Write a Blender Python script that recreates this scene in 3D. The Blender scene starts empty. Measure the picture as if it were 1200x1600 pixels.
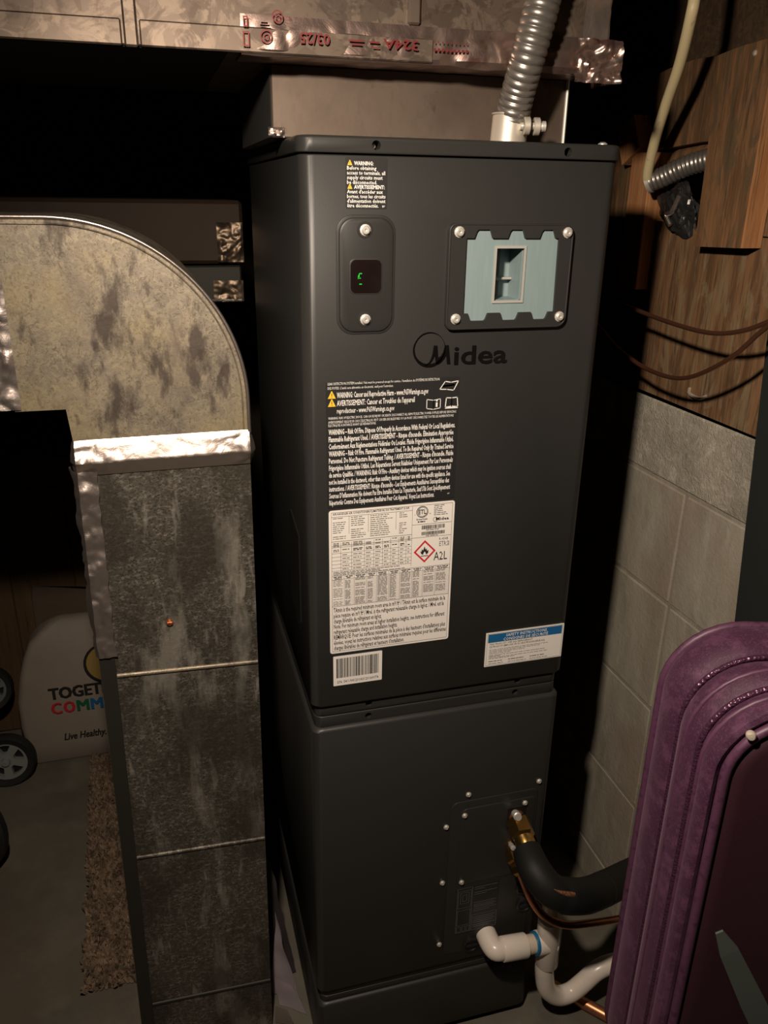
import bpy, bmesh, math, random
from mathutils import Vector, Matrix, noise
from mathutils.geometry import tessellate_polygon

random.seed(7)
S = bpy.context.scene
COL = S.collection
PI = math.pi

# ------------------------------------------------------------------ camera
cam_data = bpy.data.cameras.new('camera')
cam = bpy.data.objects.new('camera', cam_data)
COL.objects.link(cam)
cam_data.sensor_fit = 'VERTICAL'
cam_data.sensor_height = 24.0
cam_data.lens = 24.0 * 1255.99 / 1600.0
cam_data.clip_start = 0.02
right = Vector((0.96318881, -0.26843505, 0.01448906))
down = Vector((-0.08562196, -0.35742375, -0.93000922))
fwd = Vector((0.25482581, 0.89453389, -0.36725049))
M = Matrix.Identity(4)
for i in range(3):
    M[i][0] = right[i]; M[i][1] = -down[i]; M[i][2] = -fwd[i]
M.translation = Vector((-0.1708, -0.9634, 1.4495))
cam.matrix_world = M
S.camera = cam

# ------------------------------------------------------------------ world, lamp, exposure
w = bpy.data.worlds.new('basement_air'); S.world = w; w.use_nodes = True
w.node_tree.nodes['Background'].inputs[0].default_value = (0.9, 0.8, 0.7, 1)
w.node_tree.nodes['Background'].inputs[1].default_value = 0.0012
lamp_data = bpy.data.lights.new('work_lamp_light', 'SPOT')
lamp_data.energy = 58
lamp_data.color = (1.0, 0.83, 0.67)
lamp_data.shadow_soft_size = 0.025
lamp_data.spot_size = math.radians(134)
lamp_data.spot_blend = 1.0
lamp = bpy.data.objects.new('work_lamp_light', lamp_data)
lamp.location = (-0.215, -0.64, 1.70)
lamp.rotation_euler = (Vector((0.38, 0.0, 0.72)) - lamp.location).to_track_quat('-Z', 'Y').to_euler()
COL.objects.link(lamp)
S.view_settings.view_transform = 'Standard'
S.view_settings.look = 'None'
S.view_settings.exposure = 0.0
S.view_settings.gamma = 1.0
S.view_settings.use_curve_mapping = False

# ------------------------------------------------------------------ materials
def mat(name, col, rough=0.5, metal=0.0, layers=(), bump=None, emit=None, coat=0.0, spec=0.5, rlayer=None):
    """layers: (kind, scale(x,y,z), lo, hi, colour, strength); bump: (kind, scale, strength, distance)"""
    m = bpy.data.materials.new(name); m.use_nodes = True
    nt = m.node_tree; N = nt.nodes; Lk = nt.links
    b = N['Principled BSDF']
    b.inputs['Roughness'].default_value = rough
    b.inputs['Metallic'].default_value = metal
    b.inputs['Specular IOR Level'].default_value = spec
    b.inputs['Base Color'].default_value = (*col, 1)
    if coat: b.inputs['Coat Weight'].default_value = coat
    tc = None
    def tex(kind, scale):
        nonlocal tc
        if tc is None: tc = N.new('ShaderNodeTexCoord')
        mp = N.new('ShaderNodeMapping'); mp.inputs['Scale'].default_value = scale if hasattr(scale, '__len__') else (scale,)*3
        Lk.new(tc.outputs['Object'], mp.inputs['Vector'])
        if kind == 'voronoi':
            t = N.new('ShaderNodeTexVoronoi'); t.inputs['Scale'].default_value = 1
            Lk.new(mp.outputs[0], t.inputs['Vector']); return t.outputs['Color']
        if kind == 'cells':
            t = N.new('ShaderNodeTexVoronoi'); t.inputs['Scale'].default_value = 1
            Lk.new(mp.outputs[0], t.inputs['Vector']); return t.outputs['Distance']
        t = N.new('ShaderNodeTexNoise'); t.inputs['Scale'].default_value = 1
        t.inputs['Detail'].default_value = 6; t.inputs['Roughness'].default_value = 0.62
        if kind == 'warp': t.inputs['Distortion'].default_value = 2.2
        Lk.new(mp.outputs[0], t.inputs['Vector'])
        return t.outputs[0]
    cur = None
    for kind, scale, lo, hi, c, st in layers:
        t = tex(kind, scale)
        r = N.new('ShaderNodeMapRange'); r.inputs[1].default_value = lo; r.inputs[2].default_value = hi
        r.inputs[4].default_value = st
        Lk.new(t, r.inputs[0])
        mx = N.new('ShaderNodeMix'); mx.data_type = 'RGBA'
        Lk.new(r.outputs[0], mx.inputs[0])
        if cur is None: mx.inputs[6].default_value = (*col, 1)
        else: Lk.new(cur, mx.inputs[6])
        mx.inputs[7].default_value = (*c, 1)
        cur = mx.outputs[2]
    if cur is not None: Lk.new(cur, b.inputs['Base Color'])
    if rlayer:
        kind, scale, lo, hi, r0, r1 = rlayer
        t = tex(kind, scale); r = N.new('ShaderNodeMapRange')
        for i, v in enumerate((lo, hi, r0, r1)): r.inputs[i+1].default_value = v
        Lk.new(t, r.inputs[0]); Lk.new(r.outputs[0], b.inputs['Roughness'])
    if bump:
        bl = bump if isinstance(bump, list) else [bump]
        prev = None
        for kind, scale, st, dist in bl:
            t = tex(kind, scale); bn = N.new('ShaderNodeBump')
            bn.inputs['Strength'].default_value = st; bn.inputs['Distance'].default_value = dist
            Lk.new(t, bn.inputs['Height'])
            if prev: Lk.new(prev, bn.inputs['Normal'])
            prev = bn.outputs[0]
        Lk.new(prev, b.inputs['Normal'])
    if emit:
        b.inputs['Emission Color'].default_value = (*emit[0], 1); b.inputs['Emission Strength'].default_value = emit[1]
    return m

MT = {}
MT['cab'] = mat('charcoal_powder_coat', (.0255, .0258, .0245), .42, 0, bump=('noise', 900, .12, .0004), spec=.35)
MT['cab_side'] = MT['cab']
MT['black'] = mat('black_plastic', (.012, .012, .012), .4)
MT['label_black'] = mat('black_label_film', (.018, .018, .018), .45)
MT['label_white'] = mat('white_label_film', (.80, .77, .73), .45)
MT['ink_white'] = mat('white_print', (.78, .77, .74), .5)
MT['ink_grey'] = mat('grey_print', (.16, .16, .155), .5)
MT['ink_black'] = mat('black_print', (.02, .02, .02), .5)
MT['ink_soft'] = mat('fine_black_print', (.16, .15, .14), .5)
MT['ink_yellow'] = mat('yellow_print', (.85, .50, .04), .5)
MT['ink_red'] = mat('red_print', (.55, .02, .035), .5)
MT['ink_blue'] = mat('blue_print', (.012, .12, .30), .5)
MT['ink_green'] = mat('green_print', (.01, .12, .05), .5)
MT['ink_tape'] = mat('red_tape_print', (.20, .030, .030), .45, .3)
MT['screw'] = mat('zinc_screw', (.72, .70, .65), .42, .6)
MT['glass'] = mat('dark_display_window', (.010, .006, .006), .12)
MT['led'] = mat('green_digit_light', (.0, .1, .0), .5, emit=((.02, 1.0, .06), .75))
MT['bluewhite'] = mat('pale_blue_plastic', (.20, .275, .285), .45, layers=[('noise', (300, 300, 25), .45, .7, (.26, .32, .33), .4)])
MT['offwhite'] = mat('off_white_plastic', (.36, .36, .335), .4)
MT['galv'] = mat('weathered_galvanized_sheet', (.285, .25, .20), .5, .6,
    layers=[('warp', 60, .46, .58, (.40, .345, .255), .7), ('warp', 150, .53, .60, (.17, .135, .095), .75),
            ('noise', 5, .50, .66, (.35, .285, .14), .5), ('noise', (9, 9, 4), .54, .68, (.20, .165, .14), .7), ('noise', (22, 22, 9), .55, .64, (.085, .068, .058), .88), ('noise', (60, 60, 24), .57, .66, (.11, .09, .072), .7)],
    bump=('warp', 90, .15, .001), rlayer=('noise', 20, .35, .65, .42, .62))
MT['galv_mott'] = mat('mottled_galvanized_sheet', (.125, .112, .092), .55, .6,
    layers=[('noise', (130, 130, 230), .50, .64, (.33, .31, .265), .75), ('noise', (330, 330, 460), .50, .60, (.035, .031, .026), .8),
            ('noise', (24, 24, 5), .54, .64, (.40, .375, .325), .6), ('noise', (46, 46, 9), .60, .66, (.46, .43, .38), .5), ('noise', (8, 8, 5), .46, .58, (.050, .043, .033), .72)], bump=('noise', 260, .2, .0006))
MT['galv_dull'] = mat('dull_galvanized_sheet', (.125, .095, .074), .50, .65,
    layers=[('warp', 17, .50, .56, (.25, .195, .150), .8), ('voronoi', 30, .45, .60, (.20, .155, .12), .5), ('warp', 22, .52, .62, (.075, .056, .044), .6)], bump=('noise', 14, .1, .003))
MT['plenum'] = mat('plain_sheet_metal', (.17, .13, .102), .5, .6,
    layers=[('noise', 9, .45, .7, (.095, .072, .056), .7), ('noise', (120, 120, 60), .5, .68, (.13, .10, .078), .5), ('noise', (30, 30, 20), .60, .68, (.065, .05, .04), .6)], bump=('noise', 7, .1, .003))
MT['foil'] = mat('crumpled_foil_tape', (.70, .61, .56), .36, .95, bump=[('warp', 24, .3, .003)])
MT['shade_skin'] = mat('black_shade_skin', (.012, .011, .010), .9)  # matte black for shade painted under and beside the ducts
MT['foil_dim'] = mat('shade_darkened_foil_tape', (.16, .12, .085), .42, .9)  # darker foil copy, the shade around the back ducts is in its colour
MT['foil_smooth'] = mat('smooth_foil_tape', (.62, .55, .50), .33, .95, bump=('noise', 40, .25, .002))
MT['foil_red'] = mat('printed_foil_tape', (.50, .37, .32), .32, .92,
    layers=[('noise', 26, .58, .64, (.34, .10, .095), .5)], bump=('warp', 22, .25, .003))
MT['conduit'] = mat('grey_metal_conduit', (.30, .28, .255), .33, .75)
MT['cast'] = mat('cast_zinc', (.62, .57, .49), .42, .55, bump=('noise', 120, .2, .001))
MT['brass'] = mat('brass', (.72, .45, .14), .25, 1.0)
MT['copper'] = mat('copper_tube', (.66, .29, .15), .36, .88, layers=[('noise', (60, 60, 60), .5, .7, (.25, .10, .06), .6)])
MT['copper_dull'] = mat('tarnished_copper_tube', (.34, .15, .09), .38, .9)
MT['rubber'] = mat('black_foam_insulation', (.008, .0085, .0085), .6, bump=('noise', 200, .15, .001), spec=.3)
MT['pvc'] = mat('white_pvc', (.70, .63, .56), .28)
MT['pvc_stub'] = mat('aged_pvc_pipe', (.58, .50, .40), .35)
MT['primer'] = mat('blue_pipe_primer', (.01, .14, .30), .35)
MT['block'] = mat('grey_concrete_block', (.33, .305, .245), .9, 0,
    layers=[('noise', (14, 14, 4), .42, .66, (.22, .20, .155), .8), ('noise', (40, 40, 12), .52, .7, (.40, .375, .31), .6), ('noise', (5, 5, 3), .50, .64, (.27, .21, .165), .7)],
    bump=[('noise', 130, .35, .004), ('noise', 18, .3, .006)])
MT['block2'] = mat('rough_concrete_block', (.36, .33, .265), .95, 0,
    layers=[('warp', 26, .5, .66, (.58, .55, .47), .6), ('noise', (8, 8, 5), .45, .66, (.20, .185, .145), .75)],
    bump=[('warp', 70, .6, .008), ('noise', 18, .4, .01)])
MT['mortar'] = mat('grey_mortar', (.25, .225, .18), .95, 0, layers=[('noise', (12, 12, 12), .5, .62, (.36, .335, .275), .7)], bump=('noise', 150, .4, .004))
def woodm(name, a, b_, c, sc=(30, 30, 3)):
    return mat(name, a, .78, 0, layers=[('noise', (sc[0]*2.4, sc[1]*2.4, sc[2]*1.2), .44, .57, b_, .8), ('warp', (sc[0]*.9, sc[1]*.9, sc[2]*1.6), .50, .60, c, .75), ('noise', (sc[0]*7, sc[1]*7, sc[2]*3), .56, .66, tuple(v*.45 for v in b_), .7)],
               bump=[('noise', (sc[0]*3, sc[1]*3, sc[2]*1.5), .5, .004), ('warp', (sc[0]*.9, sc[1]*.9, sc[2]*1.6), .25, .003)])
MT['wood'] = woodm('old_rough_board', (.195, .100, .042), (.105, .052, .021), (.080, .058, .030), (30, 30, 5))
MT['wood_l'] = woodm('weathered_board', (.185, .098, .043), (.085, .042, .018), (.20, .145, .080), (26, 26, 4))
MT['wood_o'] = woodm('fresh_cut_fir', (.42, .20, .08), (.30, .125, .045), (.36, .18, .08))
MT['wood_d'] = woodm('shadow_red_brown_board', (.11, .045, .022), (.07, .03, .015), (.09, .04, .02))
MT['cabinet'] = woodm('brown_wood_panel', (.10, .056, .022), (.08, .045, .018), (.07, .04, .016), (18, 18, 1.5))
MT['floor'] = mat('stained_concrete_floor', (.13, .118, .092), .85, 0,
    layers=[('noise', 3.2, .42, .62, (.085, .078, .062), .8), ('noise', 9, .5, .66, (.17, .15, .115), .6), ('noise', 1.4, .52, .66, (.12, .082, .05), .5)], bump=('noise', 60, .15, .003))
MT['wall'] = mat('dim_concrete_wall', (.05, .04, .032), .95, 0, layers=[('noise', 4, .4, .7, (.035, .03, .022), .7)])
MT['joist'] = woodm('dark_joist', (.10, .06, .03), (.07, .04, .02), (.06, .035, .02), (3, 30, 30))
MT['rug'] = mat('brown_shag_pile', (.25, .175, .115), .95, 0, layers=[('noise', 40, .42, .62, (.10, .068, .043), .8)])
MT['bag'] = mat('white_woven_bag', (.27, .23, .19), .7, 0, layers=[('noise', 6, .5, .75, (.21, .175, .145), .6)], bump=('noise', 9, .2, .01))
MT['kraft'] = mat('beige_paper_bag', (.10, .072, .048), .8, 0, bump=('noise', 12, .3, .01))
MT['tyre'] = mat('black_tyre_rubber', (.012, .012, .012), .7)
MT['hub'] = mat('grey_plastic_hub', (.22, .24, .235), .5)
MT['hub2'] = mat('dark_grey_plastic_hub', (.13, .145, .145), .5)
MT['cable'] = mat('cream_cable_sheath', (.66, .56, .33), .45, 0, layers=[('noise', 60, .62, .7, (.3, .22, .12), .7)])
MT['panel_blk'] = mat('black_painted_board', (.016, .019, .018), .5, 0, layers=[('noise', 60, .72, .76, (.2, .2, .19), .8)])
MT['purple'] = mat('purple_velour_fabric', (.038, .009, .029), .6, 0, layers=[('noise', 45, .5, .62, (.085, .029, .066), .7), ('noise', 420, .53, .64, (.14, .06, .11), .3)],
    bump=('noise', 700, .4, .001), coat=.0, spec=.4)
_pb = MT['purple'].node_tree.nodes['Principled BSDF']; _pb.inputs['Sheen Weight'].default_value = .10; _pb.inputs['Sheen Tint'].default_value = (.75, .45, .65, 1)
MT['plum'] = mat('dark_plum_fabric', (.024, .006, .0115), .65, 0, layers=[('noise', 500, .55, .7, (.034, .010, .018), .6), ('noise', 90, .68, .76, (.05, .02, .032), .5)], spec=.3, bump=('noise', 900, .3, .0006))
MT['piping'] = mat('purple_piping', (.075, .026, .058), .5, 0, layers=[('noise', 120, .5, .65, (.035, .011, .027), .7)])
MT['zip'] = mat('zipper_teeth', (.075, .028, .06), .3, .5, bump=('cells', 330, .6, .002))
MT['strap'] = mat('grey_green_webbing', (.055, .068, .06), .7)
MT['pearl'] = mat('pale_metal_stud', (.75, .66, .55), .3, .6)
MT['paper'] = mat('lilac_white_paper', (.62, .54, .58), .6, 0, layers=[('noise', 20, .5, .7, (.45, .38, .43), .5)])
MT['paper_d'] = mat('grey_plastic_film', (.10, .09, .095), .35)
MT['trash'] = mat('black_crumpled_plastic', (.02, .02, .02), .3)
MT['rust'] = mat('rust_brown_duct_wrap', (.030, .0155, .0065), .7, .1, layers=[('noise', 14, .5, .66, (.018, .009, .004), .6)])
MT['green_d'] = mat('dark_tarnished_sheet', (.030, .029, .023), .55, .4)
MT['steel'] = mat('grey_steel_tube', (.10, .10, .10), .4, .8)

# ------------------------------------------------------------------ builders
ORIG = {}
def new_bm(): return bmesh.new()
def tag(o, label=None, cat=None, group=None, kind=None):
    if label: o['label'] = label
    if cat: o['category'] = cat
    if group: o['group'] = group
    if kind: o['kind'] = kind
    return o
def thing(name, loc, label, cat, group=None):
    o = bpy.data.objects.new(name, None); COL.objects.link(o)
    o.location = loc; o.empty_display_size = .05; ORIG[o] = Vector(loc)
    return tag(o, label, cat, group)
def obj(name, bm, m, parent=None, label=None, smooth=None, kind=None):
    """bm in world coordinates; linked under parent with its vertices made local"""
    me = bpy.data.meshes.new(name)
    off = ORIG[parent] if parent is not None else Vector((0, 0, 0))
    if off.length > 0: bmesh.ops.translate(bm, verts=bm.verts, vec=-off)
    bmesh.ops.recalc_face_normals(bm, faces=bm.faces)
    if smooth is not None:
        for f in bm.faces: f.smooth = True
        for e in bm.edges:
            if len(e.link_faces) == 2 and e.calc_face_angle(0) > math.radians(smooth): e.smooth = False
    bm.to_mesh(me); bm.free()
    me.materials.append(MT[m] if isinstance(m, str) else m)
    o = bpy.data.objects.new(name, me); COL.objects.link(o)
    if parent is not None: o.parent = parent
    ORIG[o] = Vector(off)
    if label: o['label'] = label
    if kind: o['kind'] = kind
    return o
def solo(name, bm, m, label, cat, group=None, smooth=None):
    """one-mesh thing with its origin at the middle of its foot"""
    vs = [v.co for v in bm.verts]
    lo = Vector([min(v[i] for v in vs) for i in range(3)]); hi = Vector([max(v[i] for v in vs) for i in range(3)])
    org = Vector(((lo.x+hi.x)/2, (lo.y+hi.y)/2, lo.z))
    bmesh.ops.translate(bm, verts=bm.verts, vec=-org)
    o = obj(name, bm, m, None, None, smooth); o.location = org; ORIG[o] = org
    return tag(o, label, cat, group)
def box(bm, x0, x1, y0, y1, z0, z1, bev=0.0, T=None, seg=1):
    r = bmesh.ops.create_cube(bm, size=1.0)
    vs = r['verts']
    for v in vs:
        v.co = Vector((x0 + (v.co.x+.5)*(x1-x0), y0 + (v.co.y+.5)*(y1-y0), z0 + (v.co.z+.5)*(z1-z0)))
    es = list({e for v in vs for e in v.link_edges})
    if bev: 
        rr = bmesh.ops.bevel(bm, geom=es, offset=bev, segments=seg, profile=.5, affect='EDGES')
        vs = list({v for f in rr['faces'] for v in f.verts} | {v for v in vs if v.is_valid})
    if T: 
        for v in vs:
            if v.is_valid: v.co = T @ v.co
    return vs
def loft(bm, loops, close_u=True, cap0=True, cap1=True):
    rings = [[bm.verts.new(p) for p in lp] for lp in loops]
    n = len(rings[0])
    for a, b in zip(rings, rings[1:]):
        for i in range(n if close_u else n-1):
            j = (i+1) % n
            bm.faces.new((a[i], a[j], b[j], b[i]))
    if close_u and cap0: bm.faces.new(rings[0][::-1])
    if close_u and cap1: bm.faces.new(rings[-1])
    return rings
def rrect(x0, x1, y0, y1, r, n=5):
    """closed rounded rectangle, r = one radius or four (x0y0, x1y0, x1y1, x0y1)"""
    rs = r if hasattr(r, '__len__') else (r,)*4
    out = []
    for (cx, cy, a0, rr) in ((x0+rs[0], y0+rs[0], PI, rs[0]), (x1-rs[1], y0+rs[1], 1.5*PI, rs[1]), (x1-rs[2], y1-rs[2], 0, rs[2]), (x0+rs[3], y1-rs[3], .5*PI, rs[3])):
        for k in range(n+1):
            a = a0 + .5*PI*k/n
            out.append((cx + rr*math.cos(a), cy + rr*math.sin(a)))
    return out
def plate(bm, pts, y0, y1, bev=0.0, holes=()):
    """polygon in (x,z), extruded from y0 (front) to y1 (back); a bevel shrinks the front a little"""
    cx = sum(p[0] for p in pts)/len(pts); cz = sum(p[1] for p in pts)/len(pts)
    if not holes and bev:
        def ins(d):
            xs = [p[0] for p in pts]; zs = [p[1] for p in pts]
            sx = 1-2*d/(max(xs)-min(xs)); sz = 1-2*d/(max(zs)-min(zs))
            mx = (max(xs)+min(xs))/2; mz = (max(zs)+min(zs))/2
            return [(mx+(p[0]-mx)*sx, mz+(p[1]-mz)*sz) for p in pts]
        s = 1 if y1 > y0 else -1
        L0 = [(p[0], y0, p[1]) for p in ins(bev)]
        L0b = [(p[0], y0+s*bev*.3, p[1]) for p in ins(bev*.3)]
        L1 = [(p[0], y0+s*bev, p[1]) for p in pts]
        L2 = [(p[0], y1, p[1]) for p in pts]
        loft(bm, [L0, L0b, L1, L2]); return
    loops = [pts] + list(holes)
    tri = tessellate_polygon([[Vector((p[0], p[1], 0)) for p in lp] for lp in loops])
    flat = [p for lp in loops for p in lp]
    f = [bm.verts.new((p[0], y0, p[1])) for p in flat]
    b = [bm.verts.new((p[0], y1, p[1])) for p in flat]
    for t in tri:
        bm.faces.new([f[i] for i in t]); bm.faces.new([b[i] for i in reversed(t)])
    k = 0
    for lp in loops:
        n = len(lp)
        for i in range(n):
            j = (i+1) % n
            bm.faces.new((f[k+i], f[k+j], b[k+j], b[k+i]))
        k += n
def spline(pts, n=8):
    P = [Vector(p) for p in pts]
    P = [P[0]*2-P[1]] + P + [P[-1]*2-P[-2]]
    out = []
    for i in range(1, len(P)-2):
        a, b, c, d = P[i-1], P[i], P[i+1], P[i+2]
        for k in range(n):
            t = k/n
            out.append(.5*((2*b) + (c-a)*t + (2*a-5*b+4*c-d)*t*t + (3*b-a-3*c+d)*t**3))
    out.append(P[-2].copy())
    return out
def tube(bm, path, r, seg=12, radii=None, caps=True, closed=False):
    P = [Vector(p) for p in path]; n = len(P)
    t0 = (P[1]-P[0]).normalized()
    up = Vector((0, 0, 1)) if abs(t0.z) < .9 else Vector((1, 0, 0))
    u = t0.cross(up).normalized(); loops = []
    for i in range(n):
        if closed: t = (P[(i+1) % n]-P[i-1]).normalized()
        else: t = (P[min(i+1, n-1)]-P[max(i-1, 0)]).normalized()
        u = (u - t*u.dot(t)).normalized(); v = t.cross(u)
        rr = radii[i] if radii else r
        loops.append([P[i] + (u*math.cos(2*PI*k/seg) + v*math.sin(2*PI*k/seg))*rr for k in range(seg)])
    if closed: loops.append(loops[0]); loft(bm, loops, True, False, False); bmesh.ops.remove_doubles(bm, verts=bm.verts, dist=1e-6)
    else: loft(bm, loops, True, caps, caps)
def lathe(bm, prof, org, axis, seg=20):
    """prof: (radius, distance along axis)"""
    a = Vector(axis).normalized(); up = Vector((0, 0, 1)) if abs(a.z) < .9 else Vector((1, 0, 0))
    u = a.cross(up).normalized(); v = a.cross(u); o = Vector(org)
    loft(bm, [[o + a*d + (u*math.cos(2*PI*k/seg)+v*math.sin(2*PI*k/seg))*max(r, 1e-5) for k in range(seg)] for r, d in prof])
def grid(bm, fn, nu, nv):
    V = [[bm.verts.new(fn(i/nu, j/nv)) for j in range(nv+1)] for i in range(nu+1)]
    for i in range(nu):
        for j in range(nv): bm.faces.new((V[i][j], V[i+1][j], V[i+1][j+1], V[i][j+1]))
    return V
def crumple(p, sc, amp, seed=0.0):
    """sharp-creased foil relief"""
    q = Vector(p)*sc + Vector((seed, seed*1.7, seed*.3))
    a = abs(noise.noise(q)); b = abs(noise.noise(q*2.3+Vector((5, 2, 1)))); c = noise.noise(q*.5)
    return amp*(1.1*a + .5*b + .5*c)
def strip(bm, x0, z0, x1, z1, fn, nu, nv, sc, amp, seed):
    """crumpled tape on a surface; fn(a,b,h) maps local position and height to a point"""
    def f(u, v):
        a = x0+(x1-x0)*u; b = z0+(z1-z0)*v
        edge = min(1, 6*min(v, 1-v)+.15)
        return fn(a, b, .0006+crumple((a, b, seed), sc, amp, seed)*edge)
    grid(bm, f, nu, nv)

def text_into(bm, s, x0, z, size, y, x1=None, bold=0.0, T=None, flip=False, res=1):
    cu = bpy.data.curves.new('t', 'FONT'); cu.body = s; cu.size = 1.0; cu.resolution_u = res; cu.offset = bold; cu.fill_mode = 'FRONT'
    o = bpy.data.objects.new('t', cu); COL.objects.link(o)
    dg = bpy.context.evaluated_depsgraph_get(); dg.update()
    me = bpy.data.meshes.new_from_object(o.evaluated_get(dg))
    bpy.data.objects.remove(o); bpy.data.curves.remove(cu)
    if not me.vertices: return
    xs = [v.co.x for v in me.vertices]; lo, hi = min(xs), max(xs)
    sx = size if x1 is None else (x1-x0)/(hi-lo)
    vs = []
    for v in me.vertices:
        p = Vector((x0+(v.co.x-lo)*sx, y, z+v.co.y*size))
        vs.append(bm.verts.new(T @ p if T else p))
    for f in me.polygons:
        try: bm.faces.new([vs[i] for i in f.vertices])
        except ValueError: pass
    bpy.data.meshes.remove(me)
def quad(bm, x0, x1, z0, z1, y):
    bm.faces.new([bm.verts.new(p) for p in ((x0, y, z0), (x1, y, z0), (x1, y, z1), (x0, y, z1))])
def poly(bm, pts, y):
    tri = tessellate_polygon([[Vector((p[0], p[1], 0)) for p in pts]])
    vs = [bm.verts.new((p[0], y, p[1])) for p in pts]
    for t in tri: bm.faces.new([vs[i] for i in t])
def ringpoly(bm, cx, cz, ro, ri, y, n=28, rz=1.0):
    a = [(cx+ro*math.cos(2*PI*k/n), cz+ro*rz*math.sin(2*PI*k/n)) for k in range(n)]
    b = [(cx+ri*math.cos(2*PI*k/n), cz+ri*rz*math.sin(2*PI*k/n)) for k in range(n)]
    va = [bm.verts.new((p[0], y, p[1])) for p in a]; vb = [bm.verts.new((p[0], y, p[1])) for p in b]
    for k in range(n): bm.faces.new((va[k], va[(k+1) % n], vb[(k+1) % n], vb[k]))
def frame(bm, x0, x1, z0, z1, t, y):
    quad(bm, x0, x1, z0, z0+t, y); quad(bm, x0, x1, z1-t, z1, y); quad(bm, x0, x0+t, z0+t, z1-t, y); quad(bm, x1-t, x1, z0+t, z1-t, y)
def boolean_cut(o, cutter_bm):
    me = bpy.data.meshes.new('cut'); bmesh.ops.recalc_face_normals(cutter_bm, faces=cutter_bm.faces); cutter_bm.to_mesh(me); cutter_bm.free()
    c = bpy.data.objects.new('cut', me); COL.objects.link(c)
    c.location = ORIG[o] if o.parent is None else (0, 0, 0)
    par = o.parent
    if par: o.parent = None
    md = o.modifiers.new('b', 'BOOLEAN'); md.operation = 'DIFFERENCE'; md.object = c; md.solver = 'EXACT'
    dg = bpy.context.evaluated_depsgraph_get(); dg.update()
    n = bpy.data.meshes.new_from_object(o.evaluated_get(dg))
    o.modifiers.clear(); o.data = n
    if par: o.parent = par
    bpy.data.objects.remove(c)

# ================================================================== SETTING
XW = .674
bm = new_bm(); box(bm, -2.2, 1.6, -2.6, 2.5, -.1, 0)
tag(obj('floor', bm, 'floor'), 'bare stained concrete basement floor', None, None, 'structure')
bm = new_bm(); box(bm, -2.2, 1.6, -2.6, 2.5, 2.2, 2.28)
ceil = tag(obj('ceiling', bm, 'wall'), 'unlit underside of the floor above', None, None, 'structure')
for k in range(8):
    bm = new_bm(); y = -2.3+k*.6; box(bm, -2.15, 1.55, y-.02, y+.02, 2.0, 2.199); obj('joist', bm, 'joist', ceil)
for nm, b in (('wall_back', (-2.3, 1.7, 2.5, 2.6, 0, 2.2)), ('wall_front', (-2.3, 1.7, -2.7, -2.6, 0, 2.2)), ('wall_left', (-2.3, -2.2, -2.6, 2.5, 0, 2.2))):
    bm = new_bm(); box(bm, *b); tag(obj(nm, bm, 'wall'), 'dim basement wall, ' + nm.split('_')[1] + ' side', None, None, 'structure')

# right wall: mortar core with separate blocks, boards above the sill
bm = new_bm(); box(bm, XW+.0025, XW+.2, -2.6, 2.5, 0, 1.118); box(bm, XW+.12, XW+.2, -2.6, 2.5, 1.118, 2.2)
wallr = tag(obj('wall_right', bm, 'mortar'), 'grey concrete block wall with old boards above it', None, None, 'structure')
zs = [0, .09, .312, .546, .771, .984, 1.118]
for r in range(len(zs)-1):
    for k in range(9):
        y0 = -1.585 + .429*k
        y0 -= .19 if r == 5 else 0; a, b = y0+.003, y0+.429-.003
        z0, z1 = zs[r]+.003, zs[r+1]-(.003 if r < 5 else 0)
        bm = new_bm()
        jx = random.uniform(-.0012, .0012)
        box(bm, XW+jx, XW+.05, a, b, z0, z1, .003)
        obj('block', bm, 'block2' if r >= 5 else 'block', wallr)
def board(name, m, pts, x0, x1, label=None, bev=.002):
    """outline in (y,z), front at x0"""
    bm = new_bm()
    loft(bm, [[(x0, p[0], p[1]) for p in pts], [(x1, p[0], p[1]) for p in pts]])
    return obj(name, bm, m, wallr, label)
board('plank', 'wood_l', [(.62, 1.128), (-.9, 1.116), (-.9, 1.40), (.205, 1.40), (.24, 1.415), (.62, 1.41)], XW, XW+.022, 'lowest weathered board on top of the blocks')
board('plank', 'wood', [(.418, 1.5225), (.2295, 1.533), (.14, 1.533), (.14, 1.655), (.223, 1.650), (.28, 1.652), (.34, 1.648), (.40, 1.640), (.418, 1.632)], XW, XW+.022, 'upper board left of the thick one')
board('plank', 'wood_d', [(.60, 1.52), (.4185, 1.527), (.4185, 1.625), (.45, 1.648), (.52, 1.64), (.60, 1.645)], XW+.006, XW+.028, 'separate board, its dark colour standing in for shadow')  # trunk duct's shadow is put into this board's darker colour
board('plank', 'wood', [(.1617, 1.3822), (.0572, 1.3858), (.0572, 1.60), (.0745, 1.648), (.12, 1.647), (.1684, 1.6426)], .64, XW-.001, 'thick short board standing proud')
board('plank', 'wood_l', [(.16, 1.402), (-.9, 1.402), (-.9, 1.655), (.16, 1.655)], XW, XW+.022, 'board behind the thick short one')
board('plank', 'joist', [(.7, 1.665), (-.9, 1.665), (-.9, 1.98), (.7, 1.98)], XW+.06, XW+.10, 'dark rim board above the others')
# fresh fresh-cut edge of the thick board
bm = new_bm(); box(bm, .641, XW-.001, .0545, .0571, 1.386, 1.597); obj('plank_edge', bm, 'wood_o', wallr, 'pale fresh cut edge of the thick board')
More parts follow.
